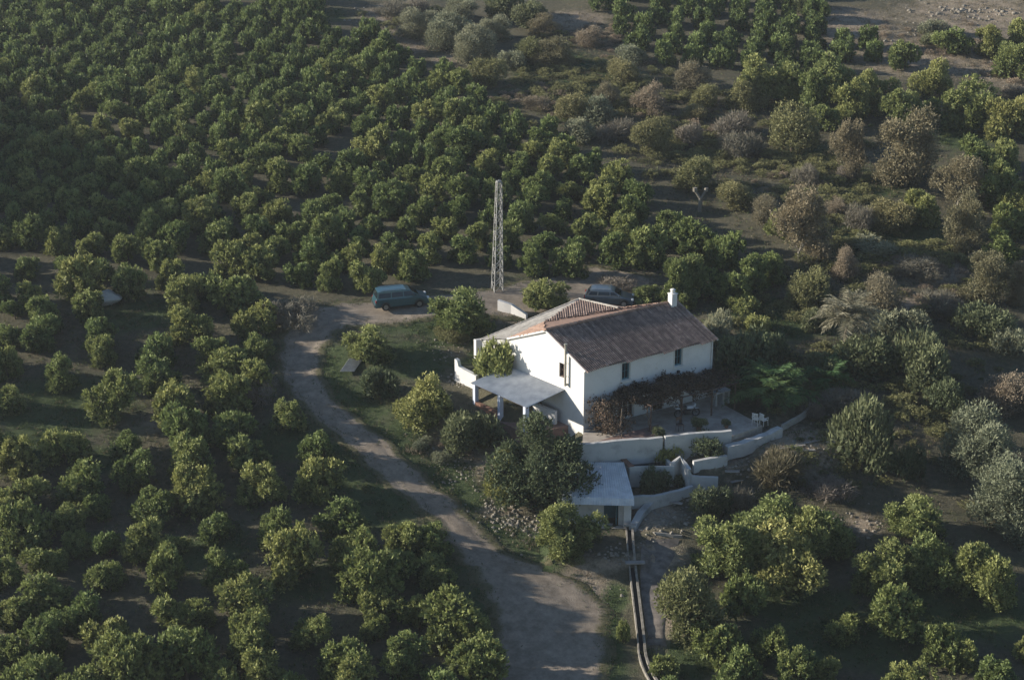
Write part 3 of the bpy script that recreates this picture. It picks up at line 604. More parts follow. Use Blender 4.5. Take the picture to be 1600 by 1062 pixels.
# porch against the gable
po = thing('porch', 'open porch with pale corrugated roof on three white posts against the gable', 'porch', hp(-1.6, 5, 0)); PO = hp(-1.6, 5, 0)
mb = MB(PO); n_ = 60; pf = lambda b_, a, dz=0: hp(a, b_, 2.78+a*.2+dz)
for i in range(n_):
    b0, b1 = 2.0+6.35*i/n_, 2.0+6.35*(i+1)/n_; bm = (b0+b1)/2
    mb.add([pf(b0, -.02), pf(bm, -.02, .045), pf(b1, -.02), pf(b1, -3.35), pf(bm, -3.35, .045), pf(b0, -3.35)], [(0, 1, 4, 5), (1, 2, 3, 4)])
mb.build('roof', M['shedroof'], po)
mb = MB(PO)
for a in (-.25, -1.75, -3.2): mb.tube(pf(2.05, a, -.08), pf(8.3, a, -.08), .06, k=4)
mb.build('beam', M['brownwood'], po)
for b_ in (2.35, 5.2, 8.05):
    mb = MB(PO); c_ = hp(-3.1, b_, 0); mb.box(c_+v3(0, 0, 1.0), (.32, .32, 2.15), .58); mb.build('post', M['post'], po, bevel=.015)
mb = MB(PO); mb.slab([hp(-3.35, 1.6, .12), hp(0, 1.6, .12), hp(0, 8.3, .12), hp(-3.35, 8.3, .12)], 1.6); mb.build('floor', M['redpave'], po)
mb = MB(PO); mb.slab([hp(-3.28, 5.4, .72), hp(-3.02, 5.4, .72), hp(-3.02, 7.9, .72), hp(-3.28, 7.9, .72)], .8); mb.build('brick_parapet', M['brick'], po)
def wallrun(name, pts, th, label, mat, h=None, group=None, down=None, base=None):
    """masonry wall along points (x, y, top height); h = height below the top"""
    pts = [np.asarray(p, float) for p in pts]; sub = []; rj = random.Random(int(abs(pts[0][0]*97+pts[0][1]*31)))
    for p, q in zip(pts[:-1], pts[1:]):
        k = max(1, int(np.linalg.norm(q-p)/.55)); sub += [p+(q-p)*i/k+v3(rj.uniform(-.02, .02), rj.uniform(-.02, .02), rj.uniform(-.045, .03)) for i in range(k)]
    pts = sub+[pts[-1]]; mb = MB(pts[0])
    L, R = [], []
    for i, p in enumerate(pts):
        d = (pts[min(i+1, len(pts)-1)]-pts[max(i-1, 0)])[:2]; d /= np.linalg.norm(d); n_ = v3(-d[1], d[0], 0)*th/2; L.append(p+n_); R.append(p-n_)
    for i in range(len(pts)-1):
        for k in range(1):
            a, b_, c_, d = L[i], L[i+1], R[i+1], R[i]; z = lambda p: v3(p[0], p[1], p[2]-h)
            vs = [a, b_, c_, d, z(a), z(b_), z(c_), z(d)]; fs = [(0, 3, 2, 1), (4, 5, 6, 7), (0, 1, 5, 4), (3, 7, 6, 2)]
            if i == 0: fs.append((0, 4, 7, 3))
            if i == len(pts)-2: fs.append((1, 2, 6, 5))
            mb.add(vs, fs)
    o = mb.build(name, mat); tag(o, label, 'wall', group); return o
wallrun('stair_parapet', [A(834, 628, 1.25), A(869, 642, 1.15)], .25, 'short white parapet beside the porch steps, above the dark fruit tree', M['wall'], 1.6)
wallrun('garden_wall', [G(713, 594)+v3(0, 0, 1.75), G(717, 595)+v3(0, 0, 1.7), G(719, 596)+v3(0, 0, 1.25), G(746, 607)+v3(0, 0, 1.05)], .3, 'low sunlit white wall with raised end, running down to the porch', M['wall'], 2.0)
wallrun('garden_wall', [G(742, 562)+v3(0, 0, 1.65), G(751, 560)+v3(0, 0, 1.6), G(790, 549)+v3(0, 0, 1.3)], .3, 'upright white wall end behind the green climber near the gable', M['wall'], 2.2)
wallrun('retaining_wall', [G(779, 486)+v3(0, 0, .95), G(800, 491)+v3(0, 0, .9), G(823, 499)+v3(0, 0, .45)], .3, 'sunlit white wall below the lattice pylon beside the back yard', M['wall'], 1.6)

# terrace and everything on its levels
mb = MB(); mb.slab([v3(4.9, 108.98, .3), v3(6.18, 109.22, .3), v3(10.93, 110.25, .3), v3(15.5, 110.95, .3), v3(18.1, 113.0, .3), v3(15.6, 117.3, .3), hp(HL, -.01, .3), hp(0, -.01, .3)], 1.6)
tag(mb.build('terrace', M['pave']), kind='structure')
mb = MB(); mb.slab([v3(5.0, 109.2, .304), v3(6.18, 109.3, .304), v3(9.9, 110.15, .304), hp(4.9, -2.2, .304), hp(.3, -2.2, .304)], .02); tag(mb.build('terracotta_terrace', M['redpave']), kind='structure')
wallrun('parapet', [v3(4.75, 108.85, .68), v3(6.18, 109.1, .7), v3(10.6, 110.05, .7)], .32, 'long white terrace parapet facing the shed roof, the section over the tank', M['oldwall'], 2.3)
wallrun('parapet', [v3(10.75, 109.95, .82), v3(13, 110.45, .82), v3(15.55, 110.85, .86)], .3, 'white terrace parapet behind the dark trailing bush, past the small tree', M['oldwall'], 2.3)
wallrun('parapet', [A(1134, 697, -.05), A(1160, 690, .1), A(1190, 680, .2), A(1219, 667, .35)], .55, 'broad pale wall climbing from the terrace corner towards the banana clump', M['oldwall'], 1.0)
wallrun('edging_wall', [A(1222, 663, .25), A(1250, 648, .3), A(1262, 638, .35), A(1266, 630, .38), A(1286, 637, .38)], .18, 'thin curving stone edging beyond the banana clump', M['dirtywall'], .45)
wallrun('planter_wall', [A(1083, 719, -.38), A(1136, 711, -.32)], .28, 'short white planter wall below the dark trailing bush', M['oldwall'], .9)
wallrun('planter_wall', [A(1050, 722, -.5), A(1063, 713, -.4), A(1078, 733, -.7), A(1079, 741, -1.2)], .26, 'cracked white wall rising to a peak beside the tank', M['oldwall'], 1.9)
wallrun('planter_wall', [A(1080, 742, -1.25), A(1122, 745, -1.35)], .25, 'low white wall between the tank and the rubble path', M['oldwall'], 1.3)
wallrun('ramp_wall', [A(988, 775, -2.0), A(1020, 774, -2.0), A(1050, 768, -1.95), A(1082, 758, -1.8)], .3, 'white wall below the round green bush beside the shed', M['oldwall'], .9)
wallrun('ramp_wall', [A(1052, 769, -2.1), A(1018, 782, -2.4), A(1000, 800, -2.75), A(988, 822, -3.1)], .5, 'sloping white ramp edge curving down to the water channel', M['oldwall'], .8)
wallrun('kerb', [G(984, 826)+v3(0, 0, .12), G(1025, 833)+v3(0, 0, .12), G(1066, 838)+v3(0, 0, .12)], .10, 'thin pale kerb crossing the rubble yard from the channel head', M['concrete'], .3)
# water tank
b0, b1, b2, b3 = A(984, 729, -.75), A(1054, 728, -.75), A(1040, 711, -.75), A(966, 713, -.75); TO = (b0+b2)/2
tank = thing('water_tank', 'open white masonry water tank with brick coping below the parapet', 'water tank', TO)
mb = MB(TO); cen = (b0+b1+b2+b3)/4
def inn(p, k=.9): return cen+(p-cen)*k
outer = [b0, b1, b2, b3]; innr = [inn(p, .88) for p in outer]
for i in range(4):
    j = (i+1) % 4; dn = v3(0, 0, -2.2); di = v3(0, 0, -.9)
    mb.add([outer[i], outer[j], outer[j]+dn, outer[i]+dn, innr[i], innr[j], innr[j]+di, innr[i]+di], [(0, 3, 2, 1), (0, 1, 5, 4), (4, 5, 6, 7)])
mb.build('wall', M['oldwall'], tank)
mb = MB(TO); mb.slab([p+v3(0, 0, -.42) for p in innr], .05); mb.build('water', M['water'], tank)
mb = MB(TO); d0 = (b3-b0); 
for i in range(9): mb.box(b0+d0*(i+.5)/9+(b1-b0)*.035+v3(0, 0, .035), (.42, .24, .07), math.atan2(d0[1], d0[0])+math.pi/2)
mb.build('brick_coping', M['brick'], tank)
# shed
sf_l, sf_r, sb_r, sb_l = A(878, 776, -1.25), A(991, 779, -1.25), A(975, 722, -.7), A(893, 722, -.7); SO = v3((sf_l[0]+sf_r[0])/2, (sf_l[1]+sb_l[1])/2, -3.5)
shed = thing('shed', 'white outbuilding with flat grey roof sheet and dark doorway below the terrace', 'shed', SO)
mb = MB(SO); k = 28
for i in range(k):
    t0, t1 = i/k, (i+1)/k; tm = (t0+t1)/2; F = lambda t: sf_l+(sf_r-sf_l)*t; Bk = lambda t: sb_l+(sb_r-sb_l)*t; up_ = v3(0, 0, .03); fd = v3(0, -.22, -.42)
    mb.add([F(t0), F(tm)+up_, F(t1), Bk(t1), Bk(tm)+up_, Bk(t0), F(t0)+fd, F(tm)+fd+v3(0, -.03, 0), F(t1)+fd], [(0, 1, 4, 5), (1, 2, 3, 4), (6, 7, 1, 0), (7, 8, 2, 1)])
mb.slab([sf_l+v3(0, 0, -.03), sf_r+v3(0, 0, -.03), sb_r+v3(0, 0, -.03), sb_l+v3(0, 0, -.03)], .09)
mb.build('roof', M['shedroof'], shed)
x0, x1, yf, yb = sf_l[0]+.25, sf_r[0]-.2, sf_l[1]+.25, sb_l[1]-.2; zt, zb = -1.42, -4.4
dx0, dx1 = A(945, 800, -2)[0], A(968, 800, -2)[0]
mb = MB(SO); holed(mb, v3(x0, yf, 0), v3(1, 0, 0), x1-x0, zb, zt, [(dx0-x0, dx1-x0, -3.5, -1.75)], v3(0, -1, 0), .3)
mb.add([v3(x0, yf, zb), v3(x0, yb, zb), v3(x0, yb, zt+.4), v3(x0, yf, zt)], [(0, 1, 2, 3)]); mb.add([v3(x1, yf, zb), v3(x1, yb, zb), v3(x1, yb, zt+.4), v3(x1, yf, zt)], [(0, 1, 2, 3)]); mb.add([v3(x0, yb, zb), v3(x1, yb, zb), v3(x1, yb, zt+.4), v3(x0, yb, zt+.4)], [(0, 1, 2, 3)])
mb.build('wall', M['oldwall'], shed)
mb = MB(SO); mb.box(v3(x1-.2, yf-.08, -2.55), (.5, .3, 2.3)); mb.build('pillar', M['frame'], shed, bevel=.02)
mb = MB(SO); mb.box(v3(dx1-.13, yf+.32, -2.6), (.05, .62, 1.7)); mb.box(v3(dx1-.4, yf+1.2, -2.6), (1.8, .05, 2.6)); mb.build('door', M['blueframe'], shed)
mb = MB(SO)
for i in range(4): mb.slab([v3(x1-2.3+.1*i, yf-.5-.45*i, -3.48-.26*i), v3(x1-.25, yf-.5-.45*i, -3.48-.26*i), v3(x1-.25, yf-.05, -3.48-.26*i), v3(x1-2.3+.1*i, yf-.05, -3.48-.26*i)], .9)
mb.build('steps', M['dirtywall'], shed, bevel=.03)
# irrigation channel
def poly_ground(pts, dz): return [G(x, y)+v3(0, 0, dz) for x, y in pts]
cl = catmull([p for p in poly_ground([(983, 826), (985, 858), (988, 888), (992, 925), (997, 965), (1001, 1000), (1004, 1030), (1013, 1055), (1030, 1085)], .34)], 3)
chn = thing('water_channel', 'long raised concrete water channel running down from the shed', 'channel', cl[0])
for nm, off, w_, hh, mt in (('side_wall', -.20, .15, .8, 'oldconc'), ('side_wall', .20, .09, .8, 'oldconc'), ('channel_bed', 0, .32, .5, 'dark_in')):
    mb = MB(cl[0])
    for p, q in zip(cl[:-1], cl[1:]):
        d = (q-p)[:2]/np.linalg.norm((q-p)[:2]); s_ = v3(d[1], -d[0], 0); dz = v3(0, 0, -.22 if nm == 'channel_bed' else rs.uniform(-.03, .03))
        vs = [p+s_*(off-w_/2)+dz, p+s_*(off+w_/2)+dz, q+s_*(off+w_/2)+dz, q+s_*(off-w_/2)+dz]; mb.slab(vs, hh)
    mb.build(nm, M[mt], chn)
mb = MB(cl[0]); pc = G(992, 887)+v3(0, 0, .40); mb.box(pc, (1.3, .42, .1), .05); mb.box(G(984, 829)+v3(0, 0, .44), (.8, .3, .12)); mb.build('cover_slab', M['concrete'], chn, bevel=.02)
# path along the channel
pth = [(1003, 845), (1000, 900), (1006, 960), (1012, 1010)], [(1062, 845), (1040, 900), (1038, 960), (1042, 1010)]
La, Ra = catmull(poly_ground(pth[0], .05), 6), catmull(poly_ground(pth[1], .05), 6); V = []; 
for a, b_ in zip(La, Ra):
    for j in range(7): p = a+(b_-a)*j/6; V.append((p[0]+rs.uniform(-.05, .05), p[1]+rs.uniform(-.05, .05), float(tz(p[0], p[1]))+.055-(.06 if j in (0, 6) else 0)))
qd = np.array([[i*7+j, i*7+j+1, (i+1)*7+j+1, (i+1)*7+j] for i in range(len(La)-1) for j in range(6)])
M['path'] = simple('worn_concrete_path', (.22, .19, .165), .9, var=.5, scale=1.6, bmp=.5, col2=(.09, .08, .07))
tag(link('path', npmesh('path', V, qd, {}, M['path'], True)), kind='structure')

# pergola and vine along the front wall
PG = hp(5.5, -1.6, .3); pg = thing('pergola', 'dark post pergola along the front wall carrying the red vine', 'pergola', PG)
for a in (3.4, 6.2, 9.0, 11.2):
    mb = MB(PG); mb.tube(hp(a, -3.0, .28), hp(a, -3.0, 2.35), .06, k=6); mb.build('post', M['brownwood'], pg)
mb = MB(PG); mb.tube(hp(2.9, -3.0, 2.36), hp(11.5, -3.0, 2.36), .05, k=6)
for i in range(9): mb.tube(hp(3.2+i*.95, -3.25, 2.42), hp(3.2+i*.95, -.05, 2.62), .035, k=5)
mb.build('beam', M['brownwood'], pg)
rv = np.random.RandomState(44); P_ = []; T_ = []
def vine_h(a): return .55+.35*math.sin(a*.9+.5)
for i in range(8500):
    a = rv.uniform(0, 11.9); o = rv.uniform(.1, 2.9)
    dens = .95 if 2.6 < a < 9.4 else .55 if a < 2.6 else .42
    if rv.rand() > dens: continue
    if a > 9.8 and rv.rand() < .6: continue
    if math.sin(a*1.7+o*2.2)+math.sin(a*3.1-o*1.4) < -.75: continue
    lump = .28*math.sin(a*2.1+o*1.3)+.2*math.sin(a*4.7-o*2)
    z = 2.45+rv.normal(0, .13)+max(0, lump)*.8+(.35 if 4 < a < 8 else 0)*rv.rand(); 
    if rv.rand() < .28 and o > 2.5: z -= rv.uniform(0, 1.1)*(1 if 4.8 < a < 8 else .6)
    if a < 2.4: z = rv.uniform(.3, 2.7); o = rv.uniform(.2, 2.6)*(1-.25*abs(z-1.2))
    P_.append(hp(a, -o, z)); T_.append(np.clip(rv.normal(.3 if a > 2.4 else .42, .22), 0, 1))
P_ = np.array(P_); nf = 5; PP = np.repeat(P_, nf, 0)+rv.normal(0, .09, (len(P_)*nf, 3)); DD = unit(rv.normal(size=PP.shape)+v3(0, -.2, .1))
V, Qd, tt = leaves(PP-PG, DD, .15, .11, np.clip(np.repeat(T_, nf)+rv.normal(0, .15, len(PP)), 0, 1), rv)
vt = thing('grapevine', 'reddish brown vine spreading over the pergola against the front wall', 'vine', PG)
link('foliage', npmesh('vine_foliage', V, Qd, {'tone': tt}, M['vine']), vt)
for a, r in ((6.25, .07), (.9, .05), (3.3, .04)):
    mb = MB(PG); pr = hp(a, -2.85, .3)
    for k in range(7): nx_p = hp(a+rv.normal(0, .08), -2.85+rv.normal(0, .05), .3+.33*(k+1)); mb.tube(pr, nx_p, r, r*.9, 6); pr = nx_p
    mb.build('stem', M['bark'], vt)

# ------------------------------------------------------------------ pylon and cable
pb = spot(777, 455, 30, .1, 0)[0]; PYH = 9.35; pyl = thing('lattice_pylon', 'tall tapering grey steel lattice pylon behind the garden tree', 'pylon', pb)
def pc(k, z): w = .38-(.38-.19)*z/PYH; sx, sy = ((-1, -1), (1, -1), (1, 1), (-1, 1))[k % 4]; c_, s_ = math.cos(.35), math.sin(.35); return v3((sx*c_-sy*s_)*w+.02*z/PYH*8, (sx*s_+sy*c_)*w, z)
for k in range(4):
    mb = MB(); mb.tube(pc(k, -.2), pc(k, PYH), .042, .034, 4); mb.build('leg', M['galv'], pyl)
mb = MB(); lv = 13
for i in range(lv):
    z0, z1 = PYH*(i/lv)**.95, PYH*((i+1)/lv)**.95
    for k in range(4): 
        mb.tube(pc(k, z0), pc(k+1, z1), .026, k=4)
        mb.tube(pc(k+1, z0), pc(k, z1), .022, k=4) if i % 2 == 0 else None
        mb.tube(pc(k, z1), pc(k+1, z1), .02, k=4)
mb.build('bracing', M['galv'], pyl)
mb = MB(); mb.box(pc(0, PYH)/2+pc(2, PYH)/2, (.36, .36, .16), .35); mb.tube(pc(0, PYH)/2+pc(2, PYH)/2, pc(0, PYH)/2+pc(2, PYH)/2+v3(0, 0, .16), .06, .05, 8); mb.build('cap', M['galv'], pyl)
mb = MB(pb); s0 = pb+v3(.1, 0, PYH-.3); s1 = cb+v3(.2, .3, RZ+.9); pr = s0
for i in range(1, 25):
    t = i/24; p = s0+(s1-s0)*t; p[2] -= 2.6*4*t*(1-t)*.5; mb.tube(pr, p, .008, k=4, cap=False); pr = p
tag(mb.build('overhead_cable', M['black']), 'thin cable sagging from the lattice pylon to the house chimney', 'cable')

# ------------------------------------------------------------------ cars
def car(name, label, loc, rz, paint, L=4.5, W=1.72, Hh=1.62, kind='mpv', tilt=0.0):
    t = thing(name, label, 'car', loc, rz); t.rotation_euler = (0, tilt, rz)
    if kind == 'mpv':
        low = [(-2.25, .45), (-2.22, .78), (-2.12, 1.02), (1.25, 1.0), (1.6, .95), (2.1, .80), (2.24, .62), (2.25, .38)]; cab = [(-2.10, 1.01), (-1.92, 1.56), (-1.5, 1.62), (.35, 1.60), (.72, 1.50), (1.50, .98)]
    else:
        low = [(-2.2, .45), (-2.2, .80), (-2.05, .93), (1.0, .92), (1.35, .88), (2.0, .74), (2.18, .60), (2.2, .36)]; cab = [(-2.02, .93), (-1.62, 1.36), (-1.2, 1.42), (.15, 1.41), (.45, 1.33), (1.22, .90)]
    k = L/4.5
    def loft(prof, zb, w0, w1, zmid, nm, mat, par):
        mb = MB(); n_ = len(prof); zt = max(p[1] for p in prof); V = []
        for sgn in (-1, 1):
            for x, z in prof: 
                f = max(0, (z-zmid)/(zt-zmid+1e-6)); endt = 1-.10*max(0, abs(x)-1.8)/.45; V.append((x*k, sgn*(w0+(w1-w0)*f)*endt, z))
            for x, z in (prof[0], prof[-1]): V.append((x*k, sgn*w0*.93, zb))
        h_ = n_+2; side = list(range(n_))+[n_+1, n_]; fs = [tuple(side), tuple(h_+i for i in reversed(side))]
        ring = list(range(n_))+[n_+1, n_]
        for i in range(len(ring)): a, b_ = ring[i], ring[(i+1) % len(ring)]; fs.append((a, a+h_, b_+h_, b_))
        mb.add(V, fs); return mb.build(nm, mat, par, bevel=.10)
    body = loft(low, .24, W/2, W/2*.97, .7, 'body', paint, t)
    cabin = loft(cab, cab[0][1]-.04, W/2*.96, W/2*.76, cab[0][1], 'cabin', paint, t)
    zt = max(p[1] for p in cab); zb = cab[0][1]; 
    def yat(z): return (W/2*.96+(W/2*.76-W/2*.96)*(z-zb)/(zt-zb))
    def xat(z, front):
        P = cab[:3] if not front else cab[3:][::-1]; P = sorted(P, key=lambda p: p[1]); return float(np.interp(z, [p[1] for p in P], [p[0] for p in P]))*k
    z0, z1 = zb+.06, zt-.16
    for sgn in (-1, 1):
        xs_ = [(xat(z0, False)+.14, xat(z1, False)+.1)]; xe = (xat(z0, True)-.16, xat(z1, True)-.1)
        for a_, c_ in (((xs_[0][0], xs_[0][1]), (-.95, -.90)), ((-.85, -.82), (.08, .06)), ((.16, .14), xe)):
            mb = MB(); ya, yb_ = sgn*(yat(z0)+.012), sgn*(yat(z1)+.012)
            mb.add([(a_[0], ya, z0), (c_[0], ya, z0), (c_[1], yb_, z1), (a_[1], yb_, z1)], [(0, 1, 2, 3)]); mb.build('side_window', M['glass'], t)
    for front in (True, False):
        mb = MB(); q = .018 if front else -.018; za, zb_ = zb+.06, zt-.14
        mb.add([(xat(za, front)+q, -yat(za)*.9, za+.015), (xat(za, front)+q, yat(za)*.9, za+.015), (xat(zb_, front)+q, yat(zb_)*.9, zb_+.015), (xat(zb_, front)+q, -yat(zb_)*.9, zb_+.015)], [(0, 1, 2, 3)])
        mb.build('windscreen' if front else 'rear_window', M['glass'], t)
    for x in (-1.38*k, 1.38*k):
        for sgn in (-1, 1):
            w = MB(); w.tube((x, sgn*(W/2-.17), .32), (x, sgn*(W/2+.01), .32), .32, k=18); wo = w.build('wheel', M['rubber'], t)
            w = MB(); w.tube((x, sgn*(W/2), .32), (x, sgn*(W/2+.025), .32), .19, k=12); w.build('rim', M['rim'], wo)
            w = MB()
            for i in range(9):
                a0, a1 = math.pi*i/9, math.pi*(i+1)/9; w.tube((x+.37*math.cos(a0), sgn*(W/2+.005), .34+.37*math.sin(a0)), (x+.37*math.cos(a1), sgn*(W/2+.005), .34+.37*math.sin(a1)), .03, k=5)
            w.build('wheel_arch', M['black'], t)
    for sgn in (-1, 1):
        mb = MB(); mb.box((2.12*k, sgn*.62, low[5][1]-.07), (.2, .34, .16)); mb.build('headlight', M['lamp'], t, bevel=.03)
        mb = MB(); mb.box((-2.15*k, sgn*.72, low[1][1]+.02), (.10, .14, .24)); mb.build('tail_light', M['redlamp'], t, bevel=.02)
        mb = MB(); mb.box((.95*k, sgn*(W/2+.08), zb+.08), (.12, .2, .13)); mb.build('wing_mirror', paint, t, bevel=.03)
        mb = MB(); mb.tube((-1.75*k, sgn*W/2*.68, zt+.05), (.2, sgn*W/2*.68, zt+.04), .02, k=5); mb.build('roof_rail', M['galv'], t)
    for x in (2.24*k, -2.26*k):
        mb = MB(); mb.box((x, 0, .42), (.10, W*.86, .2)); mb.build('bumper', M['black'], t, bevel=.04)
    return t
pa, pb_ = G(598, 492), G(652, 482); mid = (pa+pb_)/2; d = pb_-pa; ang = math.atan2(d[1], d[0]); off = v3(-math.sin(ang), math.cos(ang), 0)*.86
mid = mid+off; mid[2] = float(tz(mid[0], mid[1]))+.1
car('parked_car', 'teal blue people carrier parked on the track in front of the hillside trees', mid+v3(math.cos(ang), math.sin(ang), 0)*.25, ang, M['carblue'], tilt=-.02)
pk, _ = spot(953, 489, 60, .02, .5); car('parked_car', 'slate grey hatchback parked in the yard behind the tiled roof', (pk[0], pk[1]+1.5, float(tz(pk[0], pk[1]+1.5))+.12), math.pi-.12+math.pi, M['cardark'], L=4.1, Hh=1.42, kind='hatch')

# ------------------------------------------------------------------ terrace furniture
def ring(mb, c, r, th, ax, k=18):
    for i in range(k):
        a0, a1 = 2*math.pi*i/k, 2*math.pi*(i+1)/k; mb.tube(c+ax*math.cos(a0)*r+v3(0, 0, math.sin(a0)*r), c+ax*math.cos(a1)*r+v3(0, 0, math.sin(a1)*r), th, k=5, cap=False)
mp = A(1073, 651, .3); mo = thing('motorcycle', 'white and black motorcycle parked on the terrace beside the vine', 'motorcycle', mp, .25); X = v3(1, 0, 0); O = v3(0, 0, 0)
for x in (-.68, .70):
    mb = MB(); ring(mb, v3(x, 0, .31), .27, .055, X); w = mb.build('wheel', M['rubber'], mo)
    mb = MB(); ring(mb, v3(x, 0, .31), .20, .015, X); mb.tube((x, -.06, .31), (x, .06, .31), .05, k=8)
    for i in range(6): a = i*math.pi/3; mb.tube((x, 0, .31), (x+.2*math.cos(a), 0, .31+.2*math.sin(a)), .01, k=4)
    mb.build('rim', M['rim'], w)
mb = MB(); mb.tube((-.6, 0, .45), (.35, 0, .5), .07, k=6); mb.box((.02, 0, .42), (.5, .3, .32)); mb.tube((.7, .09, .31), (.42, .09, .95), .03, k=6); mb.tube((.7, -.09, .31), (.42, -.09, .95), .03, k=6); mb.build('frame', M['black'], mo)
mb = MB(); mb.box((.2, 0, .76), (.5, .28, .24)); mb.box((.52, 0, .92), (.22, .36, .3)); mb.build('fairing', M['bike'], mo, bevel=.05)
for c_, d_ in (((-.72, 0, .74), (.34, .2, .12)), ((.68, 0, .64), (.4, .14, .05))): mb = MB(); mb.box(c_, d_); mb.build('mudguard', M['bike'], mo, bevel=.02)
mb = MB(); mb.box((-.28, 0, .80), (.7, .24, .11)); mb.build('seat', M['black'], mo, bevel=.04)
mb = MB(); mb.tube((.42, -.36, 1.02), (.42, .36, 1.02), .018, k=6); mb.build('handlebar', M['galv'], mo)
mb = MB(); mb.tube((-.2, .17, .3), (-.8, .2, .42), .05, k=8); mb.build('exhaust', M['rim'], mo)
mb = MB(); mb.box((-.86, 0, .98), (.34, .38, .28)); mb.build('top_box', M['bike'], mo, bevel=.04)
def chair(loc, rz, label):
    t = thing('garden_chair', label, 'chair', loc, rz, 'white plastic chairs on the terrace')
    mb = MB(); mb.box((0, 0, .43), (.46, .46, .04)); mb.build('seat', M['plastic'], t, bevel=.01)
    mb = MB()
    for i in range(5): mb.box((-.19+.095*i, .23, .68), (.05, .03, .46))
    mb.box((0, .23, .91), (.46, .04, .07)); mb.build('backrest', M['plastic'], t)
    for sx in (-1, 1):
        for sy in (-1, 1): mb = MB(); mb.tube((sx*.2, sy*.2, .42), (sx*.23, sy*.23, 0), .022, .018, 5); mb.build('leg', M['plastic'], t)
        mb = MB(); mb.box((sx*.24, 0, .63), (.05, .44, .03)); mb.tube((sx*.24, -.2, .42), (sx*.24, -.2, .63), .018, k=5); mb.build('armrest', M['plastic'], t)
chair(A(1181, 663, .3), 2.6, 'white plastic chair at the terrace end, the one beside the paving')
chair(A(1193, 664, .3), 2.2, 'white plastic chair touching the banana clump at the terrace end')
tp = A(1124, 630, .3); st = thing('stone_table', 'white masonry table against the far corner of the farmhouse', 'table', tp, .58)
mb = MB(); mb.box((0, 0, 1.02), (1.5, .8, .12)); mb.build('table_top', M['oldwall'], st, bevel=.02)
for x in (-.6, .1, .62): mb = MB(); mb.box((x, -.05, .48), (.16, .6, .95)); mb.build('leg', M['oldwall'], st)
pt = A(1062, 672, .3); tb = thing('wooden_chair', 'dark wooden chair standing between the motorcycle and the parapet', 'chair', pt, .4)
mb = MB(); mb.box((0, 0, .46), (.44, .44, .05)); mb.build('seat', M['brownwood'], tb)
mb = MB(); mb.box((0, .21, .85), (.42, .03, .25)); mb.tube((-.2, .21, .46), (-.2, .21, .98), .022, k=5); mb.tube((.2, .21, .46), (.2, .21, .98), .022, k=5); mb.build('backrest', M['brownwood'], tb)
for sx in (-1, 1):
    for sy in (-1, 1): mb = MB(); mb.tube((sx*.19, sy*.19, .45), (sx*.2, sy*.2, 0), .022, k=5); mb.build('leg', M['brownwood'], tb)
def pot(px, py, z, s, label, kind='darkscrub', r=.2):
    p = A(px, py, z); t = thing('potted_plant', label, 'potted plant', p, 0, 'potted plants on the terrace')
    mb = MB(); mb.tube((0, 0, 0), (0, 0, r*1.5), r*.75, r, 12); mb.tube((0, 0, r*1.4), (0, 0, r*1.62), r*1.1, r*1.1, 12); mb.build('pot', M['brick'], t)
    c_ = link('foliage', VAR[kind][rt.randrange(len(VAR[kind]))], t, (0, 0, r*1.3)); c_.scale = (s/2, s/2, s/2*1.2)
pot(1030, 685, .3, 1.1, 'leafy potted plant behind the parapet above the tank'); pot(1092, 672, .3, 1.2, 'bushy potted plant near the motorcycle'); pot(1135, 668, .3, .8, 'low potted plant at the bend of the parapet', r=.16)
pot(1008, 632, .3, .7, 'small potted plant under the vine beside the glazed door', r=.15)
# scrap sheet, boulder, planks
sp = G(547, 580); sh = MB(sp)
for i in range(12):
    f = lambda u, v, dz: sp+v3(-.75+u*1.1+v*.55, -.5+v*1.9, .15+v*.35+dz)
    sh.add([f(i/12, 0, 0), f((i+.5)/12, 0, .05), f((i+1)/12, 0, 0), f((i+1)/12, 1, 0), f((i+.5)/12, 1, .05), f(i/12, 1, 0)], [(0, 1, 4, 5), (1, 2, 3, 4)])
tag(sh.build('corrugated_sheet', M['corr']), 'scrap corrugated metal sheets lying in the grass inside the track bend', 'metal sheet')
def rockmesh(seed, sub=2):
    import bmesh
    bm = bmesh.new(); bmesh.ops.create_icosphere(bm, subdivisions=sub, radius=1); rs = np.random.RandomState(seed); ph = rs.uniform(0, 6, 6)
    for v in bm.verts:
        c_ = v.co; v.co = c_*(1+.16*math.sin(c_.x*3+ph[0])+.13*math.sin(c_.y*4+ph[1])+.12*math.sin(c_.z*5+ph[2])+rs.normal(0, .03))
    me = bpy.data.meshes.new('boulder'); bm.to_mesh(me); bm.free(); me.materials.append(M['stone']); return me
bo = link('boulder', rockmesh(3, 3), None, G(172, 474)+v3(0, 0, .5)); bo.scale = (1.0, .72, .68); bo.data.materials[0] = M['oldwall']; tag(bo, 'pale rounded boulder among the citrus trees of the upper track side', 'boulder')
def plank(x, y, L, rz, label, w=.2):
    p = G(x, y); mb = MB(p); mb.box(p+v3(0, 0, .1), (L, w, .07), rz, ax=None); tag(mb.build('plank', M['galv'] if False else M['concrete'], bevel=.01), label, 'plank', 'old planks on the slope below the terrace')
plank(1238, 700, 2.1, .35, 'grey plank on the bare slope nearer the pale grassy shrub'); plank(1268, 692, 2.6, .42, 'long grey plank beside the bright green tree'); plank(1255, 706, 1.8, .2, 'short low plank under the two grey planks')
plank(1050, 786, 1.5, -.4, 'broken slab on the rubble beside the shed ramp', .3); plank(1144, 738, 1.0, 0, 'small white slab on the path above the dark shrub', .35); plank(1155, 752, 1.4, .5, 'thin slab edge beside the dark shrub', .25)
